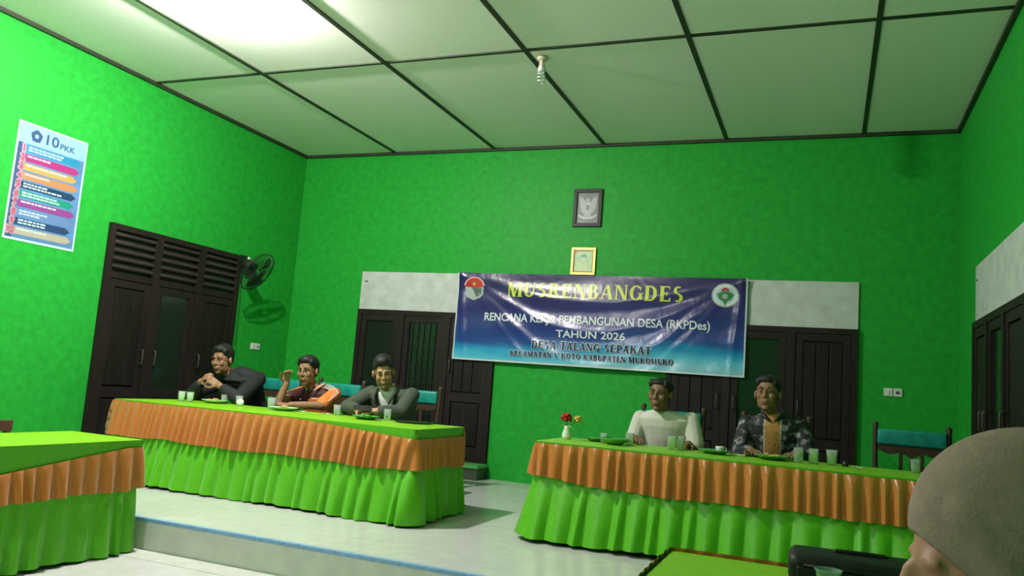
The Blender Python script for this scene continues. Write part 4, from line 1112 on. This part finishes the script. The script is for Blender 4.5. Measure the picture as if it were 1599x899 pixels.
rm = Matrix.Rotation(math.radians(-55), 3, 'X')
bm = B(); box(bm, -.075, .075, -.0045, .0045, -.037, .037, bev=.003, rot=Matrix.Rotation(math.radians(-60), 3, 'X')); obj('phone_body', bm, 'black', pho)
bm = B(); box(bm, -.070, .070, .0046, .0052, -.033, .033, rot=Matrix.Rotation(math.radians(-60), 3, 'X')); obj('screen', bm, mat('lit_screen', (.2, .2, .2), .2, emit=(.8, .85, .9), estr=1.0), pho)

# ---- man in the white t-shirt
o = (5.13, -1.76, 0)
P4 = dict(head=(-.035, -.19, 1.060), yaw=-10, pitch=2, neck=(-.02, -.11, .935), pelvis=(.0, .02, .48), shA=(-.200, -.10, .862), shB=(.205, -.10, .880),
          elA=(-.255, -.16, .60), elB=(.275, -.17, .615), wrA=(-.16, -.43, .715), wrB=(.245, -.46, .712),
          handA=((.35, -.95, .0), (0, 0, 1), 1, .25), handB=((-.2, -.98, .0), (0, 0, 1), -1, .25),
          skin=skin('skin_dark_brown', (.20, .105, .060)), htop=-.008, hfront=-.006)
p4, M4 = person('man in a white t-shirt sitting upright below the banner', o, P4)
MT['offwhite'] = mat('off_white_tee', (.62, .60, .54), .85, bump=.3, bscale=9)
garment('t_shirt', p4, P4, 'offwhite', 1.17, sleeve(P4, 'A', .70), sleeve(P4, 'B', .68), .066, .070)
b = B(); tube(b, [V3(P4['neck'])+V3((.080*math.cos(a), -.004+.072*math.sin(a), -.012+.022*math.sin(a))) for a in [i*2*PI/24 for i in range(24)]], .007, 8, closed=True); obj('neckband', b, 'offwhite', p4, True)

# ---- man in the dark floral batik shirt
o = (5.955, -1.76, 0)
P5 = dict(head=(-.045, -.19, 1.125), yaw=-8, pitch=-4, neck=(-.005, -.11, .980), pelvis=(.0, .02, .50), shA=(-.195, -.10, .895), shB=(.200, -.10, .898),
          elA=(-.245, -.18, .64), elB=(.275, -.18, .64), wrA=(-.13, -.44, .712), wrB=(.17, -.45, .712),
          handA=((.35, -.95, .0), (0, 0, 1), 1, .25), handB=((-.3, -.95, .0), (0, 0, 1), -1, .25),
          skin=skin('skin_brown_c', (.25, .135, .075)), htop=.0, hfront=.0)
p5, M5 = person('man in a dark floral batik shirt with an orange front panel', o, P5)
def batik():
    m, nt, bs_ = newmat('dark_floral_batik'); L = nt.links.new
    tc = nt.nodes.new('ShaderNodeTexCoord'); sp = nt.nodes.new('ShaderNodeSeparateXYZ'); L(tc.outputs['Object'], sp.inputs[0])
    def mt(op, a, b_=None):
        n = nt.nodes.new('ShaderNodeMath'); n.operation = op
        for i, v in enumerate((a, b_)):
            if v is None: continue
            if isinstance(v, (int, float)): n.inputs[i].default_value = v
            else: L(v, n.inputs[i])
        return n.outputs[0]
    X, Y, Z = sp.outputs
    nz = nt.nodes.new('ShaderNodeTexNoise'); nz.inputs['Scale'].default_value = 22; nz.inputs['Detail'].default_value = 3; L(tc.outputs['Object'], nz.inputs['Vector'])
    r1 = nt.nodes.new('ShaderNodeValToRGB'); L(nz.outputs['Fac'], r1.inputs[0])
    r1.color_ramp.elements[0].position = .52; r1.color_ramp.elements[0].color = (.014, .015, .018, 1)
    r1.color_ramp.elements[1].position = .68; r1.color_ramp.elements[1].color = (.30, .32, .34, 1)
    n2 = nt.nodes.new('ShaderNodeTexVoronoi'); n2.inputs['Scale'].default_value = 40; L(tc.outputs['Object'], n2.inputs['Vector'])
    r2 = nt.nodes.new('ShaderNodeValToRGB'); L(n2.outputs['Distance'], r2.inputs[0])
    r2.color_ramp.elements[0].position = .12; r2.color_ramp.elements[0].color = (.14, .055, .02, 1)
    r2.color_ramp.elements[1].position = .30; r2.color_ramp.elements[1].color = (.46, .22, .065, 1)
    ax = mt('ABSOLUTE', mt('ADD', X, .0))
    front = mt('LESS_THAN', Y, -.08)
    pan_ = mt('MULTIPLY', mt('LESS_THAN', ax, .058), front)
    edge = mt('MULTIPLY', mt('MULTIPLY', mt('LESS_THAN', ax, .066), mt('GREATER_THAN', ax, .054)), mt('MULTIPLY', front, mt('GREATER_THAN', mt('SINE', mt('MULTIPLY', Z, 380.0)), -.3)))
    m1 = nt.nodes.new('ShaderNodeMix'); m1.data_type = 'RGBA'; L(pan_, m1.inputs[0]); L(r1.outputs[0], m1.inputs[6]); L(r2.outputs[0], m1.inputs[7])
    m2_ = nt.nodes.new('ShaderNodeMix'); m2_.data_type = 'RGBA'; L(edge, m2_.inputs[0]); L(m1.outputs[2], m2_.inputs[6]); m2_.inputs[7].default_value = (.62, .60, .50, 1)
    L(m2_.outputs[2], bs_.inputs['Base Color']); bs_.inputs['Roughness'].default_value = .75
    return m
BT = batik()
garment('batik_shirt', p5, P5, BT, 1.17, [P5['shA'], P5['elA'], V3(P5['elA']).lerp(V3(P5['wrA']), .8)], [P5['shB'], P5['elB'], V3(P5['elB']).lerp(V3(P5['wrB']), .8)], .066, .066, .055)
for s in (-1, 1):
    b = B(); nk = V3(P5['neck']); pts = [nk+V3((s*.062, .05, .026)), nk+V3((s*.080, -.01, .018)), nk+V3((s*.062, -.078, -.015)), nk+V3((s*.018, -.112, -.05))]
    tube(b, pts, [.012, .016, .017, .008], 8); obj('collar', b, 'black', p5, True)

# ---- woman in the grey-brown headscarf, close to the viewer, seen from behind her cheek
MT['scarf'] = mat('grey_brown_scarf', (.235, .175, .14), .92, noise=.10, nscale=60, bump=.2, bscale=260)
MT['robe'] = mat('dark_robe', (.05, .045, .045), .9)
wm = thing('person', 'woman in a grey-brown headscarf close to the viewer at right', 'person', (6.510, -7.306, ZL), math.radians(-84))
hz = 1.099
b = B(); MhW = headM((0, -.004, hz-.030), 0, 6, 0, .98)
merge(b, head_prims(MhW, ears=False, brow=False)); cap(b, (0, .05, .92), (0, .03, hz-.08), .055, .05)
shA, shB = V3((-.18, .08, .86)), V3((.18, .08, .86)); pv = V3((0, .10, .48))
loft(b, [(pv+V3((0, 0, -.03)), .16, .12), (pv, .18, .13), (pv+V3((0, 0, .15)), .155, .115), (V3((0, .09, .72)), .155, .12), (V3((0, .085, .83)), .17, .10), (V3((0, .07, .90)), .10, .07), (V3((0, .055, .93)), .06, .055)])
for s, S0 in ((-1, shA), (1, shB)):
    e_ = V3((s*.23, -.03, .62)); w_ = V3((s*.10, -.22, .56)); cap(b, S0, e_, .048, .04); cap(b, e_, w_, .038, .027); hand(b, w_, (-s*.4, -.9, -.1), (0, 0, 1), -s, .35, .95)
    k_ = pv+V3((s*.11, -.42, .0)); a_ = V3((s*.11, -.34, .09)); cap(b, pv+V3((s*.09, 0, -.01)), k_, .08, .055); cap(b, k_, a_, .052, .036); cap(b, a_, a_+V3((0, -.13, -.05)), .034, .028)
remesh('body', b, .006, skin('skin_warm', (.36, .18, .115)), wm, 2)
face_parts(MhW, wm, brow=False)
b = B(); loft(b, [(V3((0, -.0, .03)), .30, .34), (pv+V3((0, -.10, -.04)), .24, .33), (pv+V3((0, 0, .08)), .195, .145), (V3((0, .09, .72)), .18, .14), (V3((0, .085, .85)), .185, .115), (V3((0, .07, .91)), .10, .08)])
for s, S0 in ((-1, shA), (1, shB)):
    e_ = V3((s*.23, -.03, .62)); w_ = V3((s*.10, -.22, .56)); cap(b, S0, e_, .07, .062); cap(b, e_, e_.lerp(w_, .85), .062, .05)
remesh('robe', b, .012, 'robe', wm, 4)
# headscarf: dome with a peak over the brow, falling onto shoulders
b = B()
ell(b, (0, .036, hz+.034), (.098, .128, .118), sub=4)
ell(b, (0, .050, hz-.045), (.094, .112, .130), sub=3)
cap(b, (0, -.030, hz+.050), (0, -.076, hz+.030), .052, .016, 16)
for s in (-1, 1): cap(b, (s*.045, -.034, hz+.050), (s*.070, .004, hz-.03), .036, .032, 14); cap(b, (s*.068, .0, hz-.03), (s*.035, -.035, hz-.16), .034, .034, 14)
loft(b, [(V3((0, .075, .70)), .235, .165), (V3((0, .075, .82)), .225, .155), (V3((0, .065, .90)), .165, .135), (V3((0, .055, .97)), .115, .115), (V3((0, .045, hz-.08)), .100, .110)])
def face_opening(c):
    return hz-.14 < c.z < hz+.026 and c.y < min(-.096+1.3*(hz+.026-c.z), .002)
sc_ = remesh('headscarf', b, .004, 'scarf', wm, 8, cut=face_opening)
sm = sc_.modifiers.new('edge', 'SOLIDIFY'); sm.thickness = .004; sm.offset = -1
